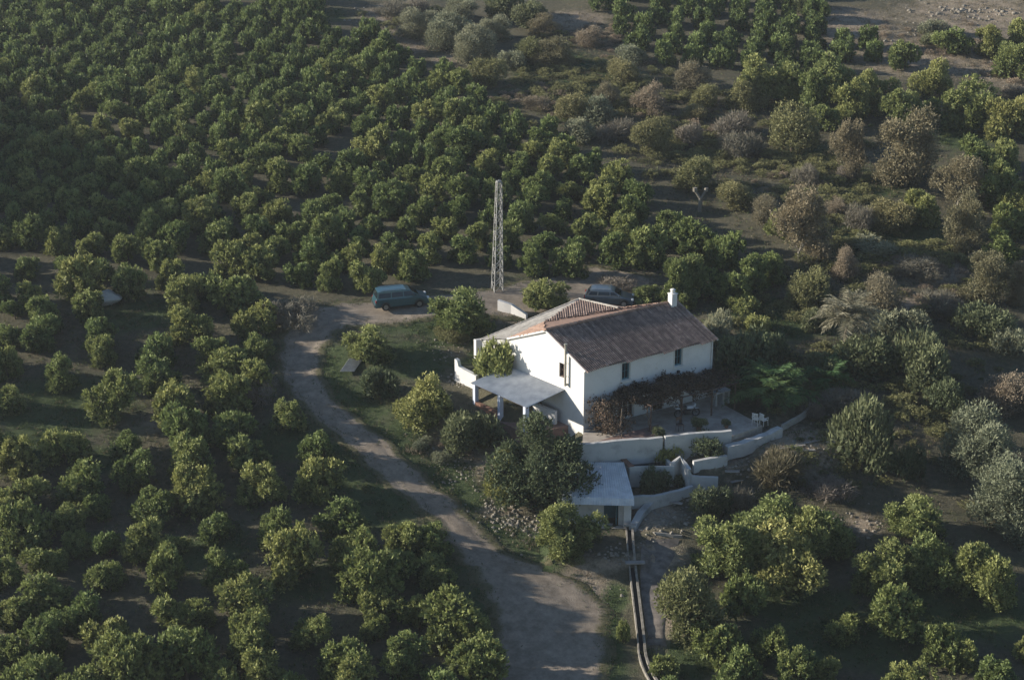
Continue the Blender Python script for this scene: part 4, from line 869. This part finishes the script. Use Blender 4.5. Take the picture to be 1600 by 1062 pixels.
# loose stones
rs_ = np.random.RandomState(12); Vs = []; Qs = []; k = 0
base = np.array([(-1, -1, -.6), (1, -1, -.6), (1, 1, -.6), (-1, 1, -.6), (-.7, -.7, .6), (.7, -.7, .6), (.7, .7, .6), (-.7, .7, .6)]); bq = np.array([(0, 1, 5, 4), (1, 2, 6, 5), (2, 3, 7, 6), (3, 0, 4, 7), (4, 5, 6, 7)])
for cx, cy, rx, ry, n_, s0_, s1_ in ((770, 797, 14, 8, 60, .07, .22), (800, 815, 22, 9, 75, .07, .24), (832, 830, 18, 8, 70, .06, .2), (700, 690, 45, 28, 90, .04, .16), (735, 735, 40, 24, 110, .05, .18), (880, 900, 50, 25, 50, .03, .10), (720, 595, 14, 10, 60, .06, .2),
                                (1040, 800, 40, 30, 150, .05, .24), (1260, 700, 50, 20, 90, .06, .25), (700, 545, 25, 12, 40, .05, .2), (740, 875, 20, 5, 8, .05, .13), (960, 870, 30, 14, 60, .05, .2), (1330, 820, 40, 22, 40, .06, .25), (1300, 640, 40, 20, 30, .06, .22), (640, 30, 60, 20, 60, .1, .4), (1510, 22, 60, 8, 90, .1, .45), (1470, 60, 120, 40, 70, .1, .35), (1570, 115, 40, 10, 50, .1, .35), (1170, 725, 40, 20, 50, .05, .2), (640, 60, 30, 10, 20, .1, .3)):
    for i in range(int(n_*1.3)):
        p = G(cx+rs_.normal()*rx*.6, cy+rs_.normal()*ry*.6, 0) if i % 3 == 0 else p+v3(rs_.normal()*.7, rs_.normal()*.7, 0); p[2] = float(tz(p[0], p[1])); s = rs_.uniform(s0_, s1_)*rs_.uniform(.35, .62); a = rs_.uniform(0, 6.28); q = base*rs_.uniform(.7, 1.3, base.shape)*s; c_, s1 = math.cos(a), math.sin(a)
        Vs.append(np.stack([q[:, 0]*c_-q[:, 1]*s1+p[0], q[:, 0]*s1+q[:, 1]*c_+p[1], q[:, 2]*.8+p[2]+s*.3], 1)); Qs.append(bq+k); k += 8
tag(link('rubble', npmesh('rubble', np.vstack(Vs), np.vstack(Qs), {}, M['stone'])), 'loose pale stones and rubble scattered beside the track and terraces', 'rubble', kind='stuff')

# ------------------------------------------------------------------ garden trees, wild trees and shrubs
# name, kind, category, px, py, width px, height px, label, group
PLANTS = [
 ('lemon_tree', 'lemon', 'tree', 720, 480, 98, 82, 'round lemon tree in full sun between the teal car and the pylon', None),
 ('lemon_tree', 'lemon', 'tree', 575, 532, 84, 66, 'lemon tree on the grass inside the track bend above the scrap sheets', None),
 ('lemon_tree', 'lemon', 'tree', 855, 457, 76, 58, 'lemon tree in the back yard between the pylon and the slate car', None),
 ('orange_tree', 'lemon', 'tree', 660, 622, 92, 88, 'grey-green bushy tree on the slope above the straight track, widest there', None),
 ('dark_bush', 'dark', 'tree', 594, 597, 62, 58, 'dark rounded bush tree beside the scrap sheets', None),
 ('loquat_tree', 'dark', 'tree', 737, 672, 92, 74, 'dark broad-leaved tree below the brick parapet of the porch', None),
 ('fig_tree', 'fig', 'tree', 848, 715, 160, 138, 'very large dark spreading fruit tree hiding the corner of the terrace', None),
 ('fig_tree', 'lemon', 'tree', 800, 740, 84, 84, 'greener tree merged with the big dark one, on its sunny side', None),
 ('lemon_tree', 'lemon', 'tree', 893, 822, 102, 84, 'sunlit lemon tree growing against the shed front', None),
 ('lemon_tree', 'lemon', 'tree', 1128, 848, 110, 104, 'lime green tree at the sunny end of the clump beside the rubble yard', 'lime green tree clump'),
 ('lemon_tree', 'lemon', 'tree', 1200, 808, 118, 84, 'lime green tree at the top of the clump below the grassy shrub', 'lime green tree clump'),
 ('lemon_tree', 'lemon', 'tree', 1222, 866, 128, 112, 'lime green tree in the front middle of the clump', 'lime green tree clump'),
 ('lemon_tree', 'lemon', 'tree', 1288, 826, 96, 84, 'lime green tree at the shady end of the clump', 'lime green tree clump'),
 ('lemon_tree', 'lemon', 'tree', 1168, 850, 104, 92, 'lime green tree between the sunny end and the front middle of the clump', 'lime green tree clump'),
 ('lemon_tree', 'lemon', 'tree', 1252, 822, 104, 90, 'lime green tree between the top and the shady end of the clump', 'lime green tree clump'),
 ('lemon_tree', 'lemon', 'tree', 1430, 802, 94, 80, 'round lemon tree uphill of the two joined ones', None),
 ('lemon_tree', 'lemon', 'tree', 1382, 880, 96, 88, 'lemon tree joined to its neighbour, the one beside the lime clump', None),
 ('lemon_tree', 'lemon', 'tree', 1452, 872, 92, 84, 'lemon tree joined to its neighbour, the middle one of the row', None),
 ('lemon_tree', 'lemon', 'tree', 1537, 894, 104, 98, 'lemon tree at the shady end of the row below the grey olives', None),
 ('orange_tree', 'mixed', 'tree', 1080, 938, 104, 122, 'tall loose tree with turning leaves beside the channel path', None),
 ('broadleaf_tree', 'darkscrub', 'tree', 1350, 678, 108, 122, 'broad mid-green tree beyond the bare slope and planks', None),
 ('olive_tree', 'olive', 'olive tree', 1528, 690, 118, 130, 'large silver-grey olive tree uphill in the pair at the photo edge', 'grey olive trees'),
 ('olive_tree', 'olive', 'olive tree', 1578, 770, 118, 140, 'silver-grey olive tree downhill in the pair at the photo edge', 'grey olive trees'),
 ('olive_tree', 'tan', 'tree', 1574, 608, 92, 74, 'brownish bushy tree uphill of the grey olive pair', None),
 ('round_shrub', 'bush', 'shrub', 1040, 707, 48, 44, 'small round yellowish shrub standing over the water tank', None),
 ('round_shrub', 'darkscrub', 'shrub', 1024, 752, 54, 46, 'round dark green shrub in front of the water tank', None),
 ('round_shrub', 'darkscrub', 'shrub', 1062, 750, 28, 22, 'small dark shrub against the cracked white wall', None),
 ('trailing_shrub', 'darkscrub', 'shrub', 1103, 695, 68, 46, 'dark trailing shrub hanging over the terrace parapet', None),
 ('grassy_shrub', 'grassy', 'shrub', 1212, 724, 84, 58, 'pale grassy shrub on the bare slope below the terrace', None),
 ('shrub', 'darkscrub', 'shrub', 1112, 782, 66, 50, 'dark brownish shrub on the rubble beside the ramp wall', None),
 ('shrub', 'twig', 'shrub', 1150, 775, 50, 40, 'bare twiggy shrub behind the lime green clump', None),
 ('creeper_shrub', 'bush', 'shrub', 773, 558, 76, 74, 'bright green climber filling the corner between gable and garden walls', None),
 ('flowering_hedge', 'lemon', 'hedge', 1022, 462, 70, 34, 'light green hedge bush behind the roof ridge beside the slate car', None),
 ('flowering_hedge', 'lemon', 'hedge', 1068, 462, 50, 42, 'light green hedge bush directly behind the roof chimney', None),
 ('shrub', 'bush', 'shrub', 1160, 474, 52, 28, 'low light green shrub uphill of the farmhouse corner', None),
 ('shrub', 'bush', 'shrub', 1188, 504, 48, 30, 'low bright shrub on the grass between house and palm', None),
 ('shrub', 'scrub', 'shrub', 1120, 510, 70, 60, 'grey-green bush leaning on the far wall of the farmhouse', None),
 ('shrub', 'darkscrub', 'shrub', 1160, 552, 92, 88, 'large dark bush behind the banana clump and house corner', None),
 ('shrub', 'darkscrub', 'shrub', 1215, 545, 60, 54, 'dark bush uphill of the banana clump', None),
 ('shrub', 'dark', 'tree', 1360, 548, 100, 70, 'dark dense tree just downhill of the date palm', None),
 ('shrub', 'darkscrub', 'shrub', 1440, 560, 110, 90, 'wide dark shrub thicket between the palm and the brownish tree', None),
 ('shrub', 'scrub', 'shrub', 1410, 500, 90, 46, 'grey-green thicket just beyond the date palm', None),
 ('shrub', 'twig', 'shrub', 1480, 470, 90, 36, 'grey brown brush below the brown tree at the photo edge', None),
 ('shrub', 'darkscrub', 'shrub', 1540, 500, 84, 54, 'dark green shrub under the brown tree at the photo edge', None),
 ('shrub', 'scrub', 'shrub', 1585, 530, 70, 46, 'olive green shrub above the brownish bushy tree', None),
 ('shrub', 'darkscrub', 'shrub', 1480, 620, 70, 60, 'dark shrub on the sunny side of the big grey olive', None),
 ('shrub', 'darkscrub', 'shrub', 1420, 720, 60, 60, 'dark shrub between the bright tree and the grey olives', None),
 ('shrub', 'twig', 'shrub', 1290, 760, 80, 40, 'dark leafless brush behind the lime green clump', None),
 ('shrub', 'dark', 'shrub', 1290, 570, 60, 46, 'dark shrub under the date palm', None),
 ('autumn_tree', 'mixed', 'autumn tree', 1238, 196, 90, 82, 'round tree turning ochre, next to the grey brush patch', None),
 ('autumn_tree', 'brown', 'autumn tree', 1326, 228, 54, 96, 'narrow brown tree between two broad ones on the scrub slope', None),
 ('autumn_tree', 'brown', 'autumn tree', 1420, 224, 112, 136, 'tallest brown tree of the slope, broad and pointed', None),
 ('autumn_tree', 'brown', 'autumn tree', 1500, 278, 84, 92, 'broad brown tree beside the edge citrus plot', None),
 ('autumn_tree', 'brown', 'autumn tree', 1508, 340, 62, 104, 'slender brown tree in front of a broad brown one', None),
 ('autumn_tree', 'brown', 'autumn tree', 1252, 345, 98, 122, 'large leaning brown tree uphill of the date palm', None),
 ('autumn_tree', 'tan', 'autumn tree', 1324, 410, 46, 56, 'small tan tree beside the ochre-green one above the palm', None),
 ('autumn_tree', 'mixed', 'autumn tree', 1268, 446, 66, 70, 'ochre-green tree just uphill of the date palm', None),
 ('autumn_tree', 'tan', 'autumn tree', 1382, 456, 74, 70, 'tan tree right behind the date palm crown', None),
 ('autumn_tree', 'brown', 'autumn tree', 1545, 428, 86, 86, 'brown tree with green skirts beside the dry grass patch', None),
 ('autumn_tree', 'brown', 'autumn tree', 1600, 440, 50, 70, 'brown tree cut by the photo edge', None),
 ('autumn_tree', 'mixed', 'autumn tree', 1395, 330, 84, 52, 'low greenish-brown tree between the leaning and the slender brown trees', None),
 ('autumn_tree', 'lemon', 'tree', 1438, 322, 64, 58, 'light green tree beneath the tallest brown tree', None),
 ('shrub', 'twig', 'shrub', 1258, 270, 48, 34, 'pinkish grey leafless shrub above the leaning brown tree', None),
 ('shrub', 'twig', 'shrub', 1345, 336, 56, 46, 'pale leafless shrub between the brown trees', None),
 ('shrub', 'tan', 'shrub', 1306, 322, 44, 32, 'small tan shrub touching the leaning brown tree', None),
 ('shrub', 'twig', 'shrub', 1320, 268, 36, 24, 'small pale shrub at the foot of the narrow brown tree', None),
 ('autumn_tree', 'mixed', 'autumn tree', 1165, 142, 66, 56, 'ochre tree among green ones at the top grove', None),
 ('autumn_tree', 'tan', 'autumn tree', 1082, 112, 60, 50, 'pale tan tree against the dark top grove', None),
 ('autumn_tree', 'tan', 'autumn tree', 1013, 150, 58, 58, 'rounded tan tree in the middle of the scrub slope', None),
 ('autumn_tree', 'tan', 'autumn tree', 950, 143, 44, 46, 'small orange-tan tree beside the grassy scrub patch', None),
 ('autumn_tree', 'mixed', 'autumn tree', 970, 108, 64, 40, 'reddish brown tree uphill of the small tan ones', None),
 ('autumn_tree', 'mixed', 'autumn tree', 1016, 210, 64, 58, 'yellow-green tree uphill of the orchard corner', None),
 ('autumn_tree', 'mixed', 'autumn tree', 1090, 268, 74, 56, 'ochre-green tree above the forked pale stump', None),
 ('autumn_tree', 'mixed', 'autumn tree', 1150, 302, 60, 46, 'yellowish tree beside the forked pale stump', None),
 ('autumn_tree', 'tan', 'autumn tree', 1193, 326, 52, 46, 'tan tree touching the leaning brown tree', None),
 ('shrub', 'twig', 'shrub', 1076, 205, 50, 40, 'mauve grey leafless shrub beside the yellow-green tree', None),
 ('shrub', 'twig', 'shrub', 1142, 190, 66, 44, 'grey leafless brush in the middle of the scrub slope', None),
 ('shrub', 'twig', 'shrub', 1150, 222, 80, 44, 'wide grey brush patch downhill of the other grey brush', None),
 ('shrub', 'mixed', 'shrub', 1104, 148, 50, 40, 'small green shrub between the tan trees', None),
 ('shrub', 'mixed', 'shrub', 1085, 175, 40, 26, 'low green shrub above the mauve shrub', None),
 ('shrub', 'mixed', 'shrub', 895, 165, 60, 52, 'green shrub at the top corner of the hillside orchard', None),
 ('shrub', 'scrub', 'shrub', 935, 170, 66, 48, 'grey-green shrub downhill of the small orange-tan tree', None),
 ('shrub', 'twig', 'shrub', 960, 200, 70, 36, 'grey thicket uphill of the orchard corner', None),
 ('shrub', 'scrub', 'shrub', 905, 200, 60, 36, 'low dark scrub touching the hillside orchard', None),
 ('shrub', 'tan', 'shrub', 838, 160, 50, 22, 'low pinkish scrub on the orchard margin', None),
 ('olive_tree', 'olive', 'olive tree', 655, 34, 62, 50, 'grey olive tree at the sunny end of the grey wood', 'grey olive wood'),
 ('olive_tree', 'olive', 'olive tree', 702, 46, 76, 58, 'grey olive tree in the middle of the grey wood', 'grey olive wood'),
 ('olive_tree', 'olive', 'olive tree', 742, 66, 66, 60, 'grey olive tree at the downhill end of the grey wood', 'grey olive wood'),
 ('olive_tree', 'olive', 'olive tree', 772, 42, 52, 44, 'grey olive tree beside the dark evergreens', 'grey olive wood'),
 ('olive_tree', 'olive', 'olive tree', 720, 12, 60, 40, 'grey olive tree cut by the top edge', 'grey olive wood'),
 ('shrub', 'twig', 'shrub', 612, 12, 56, 26, 'mauve leafless thicket at the top edge beyond the orchard', None),
 ('shrub', 'twig', 'shrub', 652, 8, 40, 24, 'pale thicket beside the mauve one at the top edge', None),
 ('broadleaf_tree', 'mixed', 'tree', 762, 108, 62, 50, 'olive green tree below the grey wood', None),
 ('shrub', 'scrub', 'shrub', 800, 92, 44, 34, 'low grey shrub beside the olive green tree', None),
 ('evergreen_tree', 'dark', 'evergreen', 790, 8, 60, 46, 'dark evergreen at the top edge beside the grey wood', None),
 ('evergreen_tree', 'dark', 'evergreen', 826, 20, 54, 44, 'dark evergreen uphill of the brown scrub', None),
 ('evergreen_tree', 'dark', 'evergreen', 1262, 2, 56, 26, 'dark evergreen at the top edge beyond the top grove', None),
 ('autumn_tree', 'mixed', 'autumn tree', 826, 78, 52, 44, 'brownish green tree in the scrub below the dark evergreens', None),
 ('autumn_tree', 'brown', 'autumn tree', 868, 78, 62, 54, 'dark brown tree in the scrub beside the pale yellow one', None),
 ('autumn_tree', 'brown', 'autumn tree', 850, 38, 54, 36, 'small brown tree touching the dark evergreens', None),
 ('autumn_tree', 'tan', 'autumn tree', 921, 54, 50, 32, 'pale yellowish shrub tree below the top grove', None),
 ('shrub', 'scrub', 'shrub', 985, 82, 60, 28, 'low grey-green scrub along the top grove', None),
 ('shrub', 'scrub', 'shrub', 1460, 42, 56, 26, 'dark scrub below the bare hillside', None),
 ('shrub', 'darkscrub', 'shrub', 1452, 60, 44, 20, 'low dark scrub beside the big edge citrus', None),
 ('shrub', 'twig', 'shrub', 1590, 140, 50, 26, 'grey brush on the dry edge above the citrus plot', None),
 ('shrub', 'bush', 'shrub', 975, 985, 24, 40, 'green weeds along the sunny side of the water channel', None),
 ('shrub', 'bush', 'shrub', 1040, 1040, 52, 30, 'leafy weeds at the lower end of the channel path', None),
 ('shrub', 'twig', 'shrub', 405, 602, 84, 44, 'brown brush heap beside the track bend', None),
 ('shrub', 'twig', 'shrub', 462, 486, 110, 40, 'wide dark brush heap uphill of the track bend', None),
 ('shrub', 'twig', 'shrub', 965, 436, 80, 22, 'brown brush heap in the back yard beyond the slate car', None),
 ('shrub', 'twig', 'shrub', 865, 487, 50, 16, 'low brown brush at the foot of the back yard lemon tree', None),
 ('shrub', 'twig', 'shrub', 760, 1045, 56, 26, 'dry brush beside the wide foot of the track', None),
 ('shrub', 'darkscrub', 'shrub', 930, 830, 30, 26, 'dark weeds at the shed wall', None),
 ('shrub', 'mixed', 'shrub', 700, 520, 60, 22, 'low weeds under the sunlit lemon tree', None),
 ('shrub', 'mixed', 'shrub', 885, 868, 60, 20, 'bright weeds under the shed lemon tree', None),
 ('shrub', 'scrub', 'shrub', 660, 690, 40, 18, 'low grey weeds on the slope above the straight track', None),
 ('shrub', 'scrub', 'shrub', 690, 712, 36, 18, 'pale low weeds beneath the dark broad-leaved tree', None),
 ('shrub', 'twig', 'shrub', 1330, 620, 90, 36, 'dark leafless scrub uphill of the broad mid-green tree', None),
 ('shrub', 'twig', 'shrub', 1270, 640, 46, 26, 'dry scrub beside the curved stone edging', None),
 ('shrub', 'scrub', 'shrub', 1360, 380, 90, 22, 'low scrub on the grass below the leaning brown tree', None),
 ('shrub', 'twig', 'shrub', 1440, 415, 90, 28, 'pinkish dry grass scrub in the middle of the slope', None),
 ('shrub', 'darkscrub', 'shrub', 1275, 500, 50, 36, 'dark shrub on the sunny side of the date palm', None),
]
for nm, kind, cat, px, py, w, h, lab, grp in PLANTS:
    nm = {'tree': 'garden_tree' if nm == 'shrub' else nm}.get(cat, nm)
    plant(nm, kind, lab, cat, px, py, w, h, group=grp, ctr=.5)

# palms
def palm(name, label, px, py, wpx, mat, trunk_h, nfr, seed, cat='palm', droop=1.0, leaf_l=.42, stems=1, lw=.03):
    p = G(px, py, trunk_h); w = wpx/(F_PX/((p-CC)@FW)); R = w/2*1.08
    t = thing(name, label, cat, p); rs = np.random.RandomState(seed)
    for sidx in range(stems):
        ox, oy = (0, 0) if stems == 1 else (rs.normal()*.5, rs.normal()*.4); th = trunk_h*(1 if stems == 1 else rs.uniform(.6, 1.1))
        mb = MB(); pr = v3(ox, oy, -.2)
        for k in range(8): q = v3(ox+rs.normal()*.02+(.03*k if stems > 1 else 0), oy+rs.normal()*.02, th*(k+1)/8); mb.tube(pr, q, .24 if stems == 1 else .1, .21 if stems == 1 else .09, 9, rs.uniform(.2, .8)); pr = q
        mb.build('trunk', M['bark'], t)
        P_, D_, L_, T_ = [], [], [], []; top = v3(ox, oy, th)
        for f in range(nfr//stems):
            az = f*2.399+rs.uniform(-.2, .2); el = rs.uniform(.0, 1.45) if stems == 1 else rs.uniform(.3, 1.5); Lf = R*rs.uniform(.8, 1.1); pos = top.copy(); n_ = 22; tf = rs.uniform(.2, .9); seg = Lf/n_
            for k in range(n_):
                e2 = el-droop*1.6*(k/n_)**1.5; d = v3(math.cos(az)*math.cos(e2), math.sin(az)*math.cos(e2), math.sin(e2)); pos = pos+d*seg; side = v3(-math.sin(az), math.cos(az), 0); upv = np.cross(side, d)
                P_.append(pos-d*seg); D_.append(d); L_.append(seg*1.6); T_.append(tf)
                if k > 2:
                    ll = leaf_l*R*math.sin(math.pi*min(1, (k+2)/n_*.85+.1))
                    for sg in (-1, 1):
                        for _ in range(2): P_.append(pos+d*seg*rs.uniform(-.5, .5)); D_.append(side*sg*.8+d*.55+upv*rs.uniform(-.05, .35)+v3(0, 0, -.1)); L_.append(ll*rs.uniform(.8, 1.1)); T_.append(tf+rs.normal()*.12)
        P_ = np.array(P_); D_ = unit(np.array(D_)); L_ = np.array(L_)
        V, Qd, tt = leaves(P_, D_, L_, lw*(L_/L_.mean())**.4, np.clip(T_, 0, 1), rs, .15)
        link('fronds', npmesh('fronds', V, Qd, {'tone': tt}, M[mat]), t)
    return t
palm('date_palm', 'tall grey-green date palm with arching fronds beyond the banana clump', 1325, 500, 118, 'palm', 3.0, 54, 5, lw=.055, leaf_l=.24, droop=.85)
palm('young_palm', 'dark young palm in shade between the banana clump and the date palm', 1292, 596, 100, 'banana', .6, 30, 6, lw=.05, leaf_l=.3)
palm('banana_clump', 'lush green banana clump at the end of the terrace', 1205, 612, 124, 'banana', .95, 110, 8, cat='banana plant', stems=6, leaf_l=.26, lw=.06, droop=.95)
st_p, _ = spot(1094, 315, 24, 1.4, .5); t = thing('tree_stump', 'pale forked dead stump standing among the orchard trees', 'tree stump', st_p)
mb = MB(); mb.tube((0, 0, -.1), (.02, 0, 1.3), .22, .16, 9); mb.tube((.02, 0, 1.25), (-.5, 0, 2.0), .13, .11, 8); mb.tube((.02, 0, 1.25), (.5, .1, 2.0), .12, .10, 8); mb.build('trunk', M['palebark'], t)
mb = MB(); mb.tube((-.5, 0, 1.95), (-.52, 0, 2.3), .22, .2, 9); mb.build('limb', M['palebark'], t); mb = MB(); mb.tube((.5, .1, 1.95), (.55, .1, 2.25), .2, .17, 9); mb.build('limb', M['palebark'], t)

# grass and weeds on the ground, each one object nobody could count
def blades(name, blobs, dens, ln, wd, mat, seed, label):
    rs = np.random.RandomState(seed); P_ = []
    for x, y, rx, ry in blobs:
        c0 = G(x, y); c1 = G(x+rx, y); c2 = G(x, y-ry); R1, R2 = max(.4, abs(c1[0]-c0[0])), max(.4, abs(c2[1]-c0[1])); n_ = int(dens*R1*R2*3.1)
        P_.append(np.stack([c0[0]+rs.normal(size=n_)*R1*.62, c0[1]+rs.normal(size=n_)*R2*.62], 1))
    P_ = np.vstack(P_); keep = (np.sin(P_[:, 0]*2.3+P_[:, 1]*1.1)+np.sin(P_[:, 1]*3.1-P_[:, 0]*1.7)+rs.normal(0, .7, len(P_))) > -.3; P_ = P_[keep]
    onroad = np.zeros(len(P_), bool)
    for a, b_ in zip(LE[::2], RE[::2]):
        c_ = (a+b_)/2; r = np.linalg.norm(b_-a)/2*.97; onroad |= ((P_-c_)**2).sum(1) < r*r
    inh = (P_[:, 0] > 3.2) & (P_[:, 0] < 17) & (P_[:, 1] > 109) & (P_[:, 1] < 123)
    P_ = P_[~onroad & ~inh]; z = tz(P_[:, 0], P_[:, 1]); B = np.repeat(np.column_stack([P_, z]), 5, 0); B[:, :2] += rs.normal(0, .07, (len(B), 2))
    D = unit(np.column_stack([rs.normal(0, .45, (len(B), 2)), np.full(len(B), 1.0)])); tone = np.clip(np.repeat(rs.uniform(.1, .9, len(P_)), 5)+rs.normal(0, .15, len(B)), 0, 1)
    V, Qd, tt = leaves(B, D, ln, wd, tone, rs, .1); tag(link(name, npmesh(name, V, Qd, {'tone': tt}, M[mat])), label, name.replace('_', ' '), kind='stuff')
blades('grass', GR, 26, .16, .035, 'grass', 31, 'short green grass growing in patches between the trees and along the track')
WD = [(x, y, rx, ry) for x, y, rx, ry in DR if not (900 < x < 1100 and 780 < y < 1000)]+[(1000, 165, 120, 50), (1120, 230, 120, 60), (1300, 300, 120, 60), (1430, 420, 140, 40), (880, 120, 70, 50), (1300, 600, 120, 50), (1450, 650, 60, 60), (1300, 740, 100, 30), (1200, 470, 60, 20), (1480, 520, 120, 40), (660, 700, 40, 30), (700, 520, 40, 20), (470, 490, 40, 16)]
blades('dry_weeds', WD, 9, .30, .028, 'weed', 32, 'dry grass and weeds scattered over the scrub slope and rubble')

def strip_blades(name, mat, seed, n_, ln, wd, label):
    rs = np.random.RandomState(seed); P_ = []
    for E_, sg in ((LE, -1), (RE, 1)):
        for i in range(len(E_)-1):
            a, b_ = E_[i], E_[i+1]; L_ = np.linalg.norm(b_-a); d = (b_-a)/L_; nn = np.array([-d[1], d[0]])*(1 if sg < 0 else -1); k_ = int(n_*L_*(.4+.9*abs(math.sin(i*.8+sg))))
            P_.append(a+np.outer(rs.uniform(0, L_, k_), d)+np.outer(rs.normal(.1, .38, k_), nn))
    P_ = np.vstack(P_); z = tz(P_[:, 0], P_[:, 1]); B = np.repeat(np.column_stack([P_, z]), 5, 0); B[:, :2] += rs.normal(0, .06, (len(B), 2)); D = unit(np.column_stack([rs.normal(0, .5, (len(B), 2)), np.full(len(B), 1.0)]))
    V, Qd, tt = leaves(B, D, ln, wd, np.clip(rs.normal(.45, .25, len(B)), 0, 1), rs, .1); tag(link(name, npmesh(name, V, Qd, {'tone': tt}, M[mat])), label, 'weeds', kind='stuff')
strip_blades('verge_grass', 'grass', 61, 16, .17, .04, 'short grass and weeds creeping over both edges of the dirt track')
strip_blades('verge_straw', 'weed', 62, 7, .22, .03, 'dry straw along both edges of the dirt track')
FLOOR = [(200, 800, 330, 200), (500, 900, 260, 170), (200, 540, 260, 90), (1350, 950, 240, 110), (1350, 650, 220, 130), (1200, 480, 260, 60), (1150, 250, 320, 130)]
blades('orchard_weeds', FLOOR, 3.2, .20, .05, 'grass', 33, 'thin green weeds over the shaded orchard floor')
blades('orchard_straw', FLOOR, 4.0, .18, .05, 'weed', 34, 'thin straw and leaf litter over the shaded orchard floor')

# low undergrowth between the wild trees, merged as cover
und = [(crown('x', 400+i, None, nl=7, nt_=70, nf=8, ln=.17, wd=.05, h=.9, spread=.62, raw=True, inner=.15, up=1.0)) for i in range(4)]
def cover(name, blobs, dens, rad, mat, seed, label, avoid=1.0):
    rs = np.random.RandomState(seed); Vs, Qs, Ts, k = [], [], [], 0
    for bx, by, rx, ry in blobs:
        c0 = G(bx, by); c1 = G(bx+rx, by); c2 = G(bx, by-ry); R1, R2 = abs(c1[0]-c0[0]), abs(c2[1]-c0[1]); n_ = int(dens*R1*R2*3.1)
        for i in range(n_):
            x, y = c0[0]+rs.normal()*R1*.55, c0[1]+rs.normal()*R2*.55
            if 2 < x < 18 and 108 < y < 123: continue
            if any(np.hypot(*((a+b_)/2-np.array([x, y]))) < np.linalg.norm(b_-a)/2+.5 for a, b_ in zip(LE[::3], RE[::3])): continue
            r = rad*rs.uniform(.5, 1.35); V, Qd, tt = und[rs.randint(4)]; an = rs.uniform(0, 6.28); c_, s_ = math.cos(an)*r, math.sin(an)*r
            Vs.append(np.stack([V[:, 0]*c_-V[:, 1]*s_+x, V[:, 0]*s_+V[:, 1]*c_+y, V[:, 2]*r*rs.uniform(.5, 1.0)+float(tz(x, y))-.03], 1)); Qs.append(Qd+k); k += len(V); Ts.append(np.clip(tt+rs.normal(0, .15), 0, 1))
    tag(link(name, npmesh(name, np.vstack(Vs), np.vstack(Qs), {'tone': np.concatenate(Ts)}, M[mat])), label, name.replace('_', ' '), kind='stuff')
SLOPE = [(1000, 170, 120, 50), (1120, 230, 110, 60), (1290, 290, 90, 60), (1430, 400, 150, 50), (870, 120, 70, 50), (1320, 600, 120, 60), (1450, 640, 80, 80), (1500, 520, 110, 40), (1230, 480, 80, 30)]
cover('undergrowth', SLOPE+[(1330, 740, 130, 30), (1180, 560, 60, 50), (640, 35, 60, 20)], .62, .85, 'mixed', 51, 'grey green undergrowth between the wild trees of the scrub slope')
cover('green_undergrowth', [(1240, 500, 60, 26), (1350, 380, 90, 30), (1500, 215, 70, 30), (1300, 700, 60, 40), (1420, 580, 140, 60), (1000, 1020, 20, 30), (1060, 1050, 60, 20), (885, 865, 60, 14), (700, 515, 50, 14), (560, 700, 60, 50), (1350, 960, 150, 50), (900, 180, 60, 40)], .4, .42, 'grass', 52, 'low leafy green weeds in patches between the trees')
cover('dry_undergrowth', [(1440, 420, 90, 26), (1480, 470, 80, 20), (1080, 200, 80, 40), (960, 60, 80, 30), (840, 150, 60, 30), (1250, 290, 60, 30), (1340, 620, 60, 30), (455, 490, 50, 14), (690, 700, 40, 24), (1560, 125, 60, 20), (1470, 70, 80, 24)], .4, .65, 'tan', 53, 'tan dry brush in patches over the scrub slope')

# ------------------------------------------------------------------ thin evening haze
hz = MB(); hz.box((0, 210, 30), (640, 460, 100)); hm = bpy.data.materials.new('haze'); hm.use_nodes = True; hn = hm.node_tree.nodes; hn.remove(hn['Principled BSDF'])
pv = hn.new('ShaderNodeVolumePrincipled'); pv.inputs['Color'].default_value = (.86, .92, 1.0, 1); pv.inputs['Density'].default_value = .00018; pv.inputs['Anisotropy'].default_value = .2
hm.node_tree.links.new(pv.outputs[0], hn['Material Output'].inputs['Volume'])
tag(hz.build('haze', hm), 'thin pale evening haze over the valley', 'haze', kind='stuff')
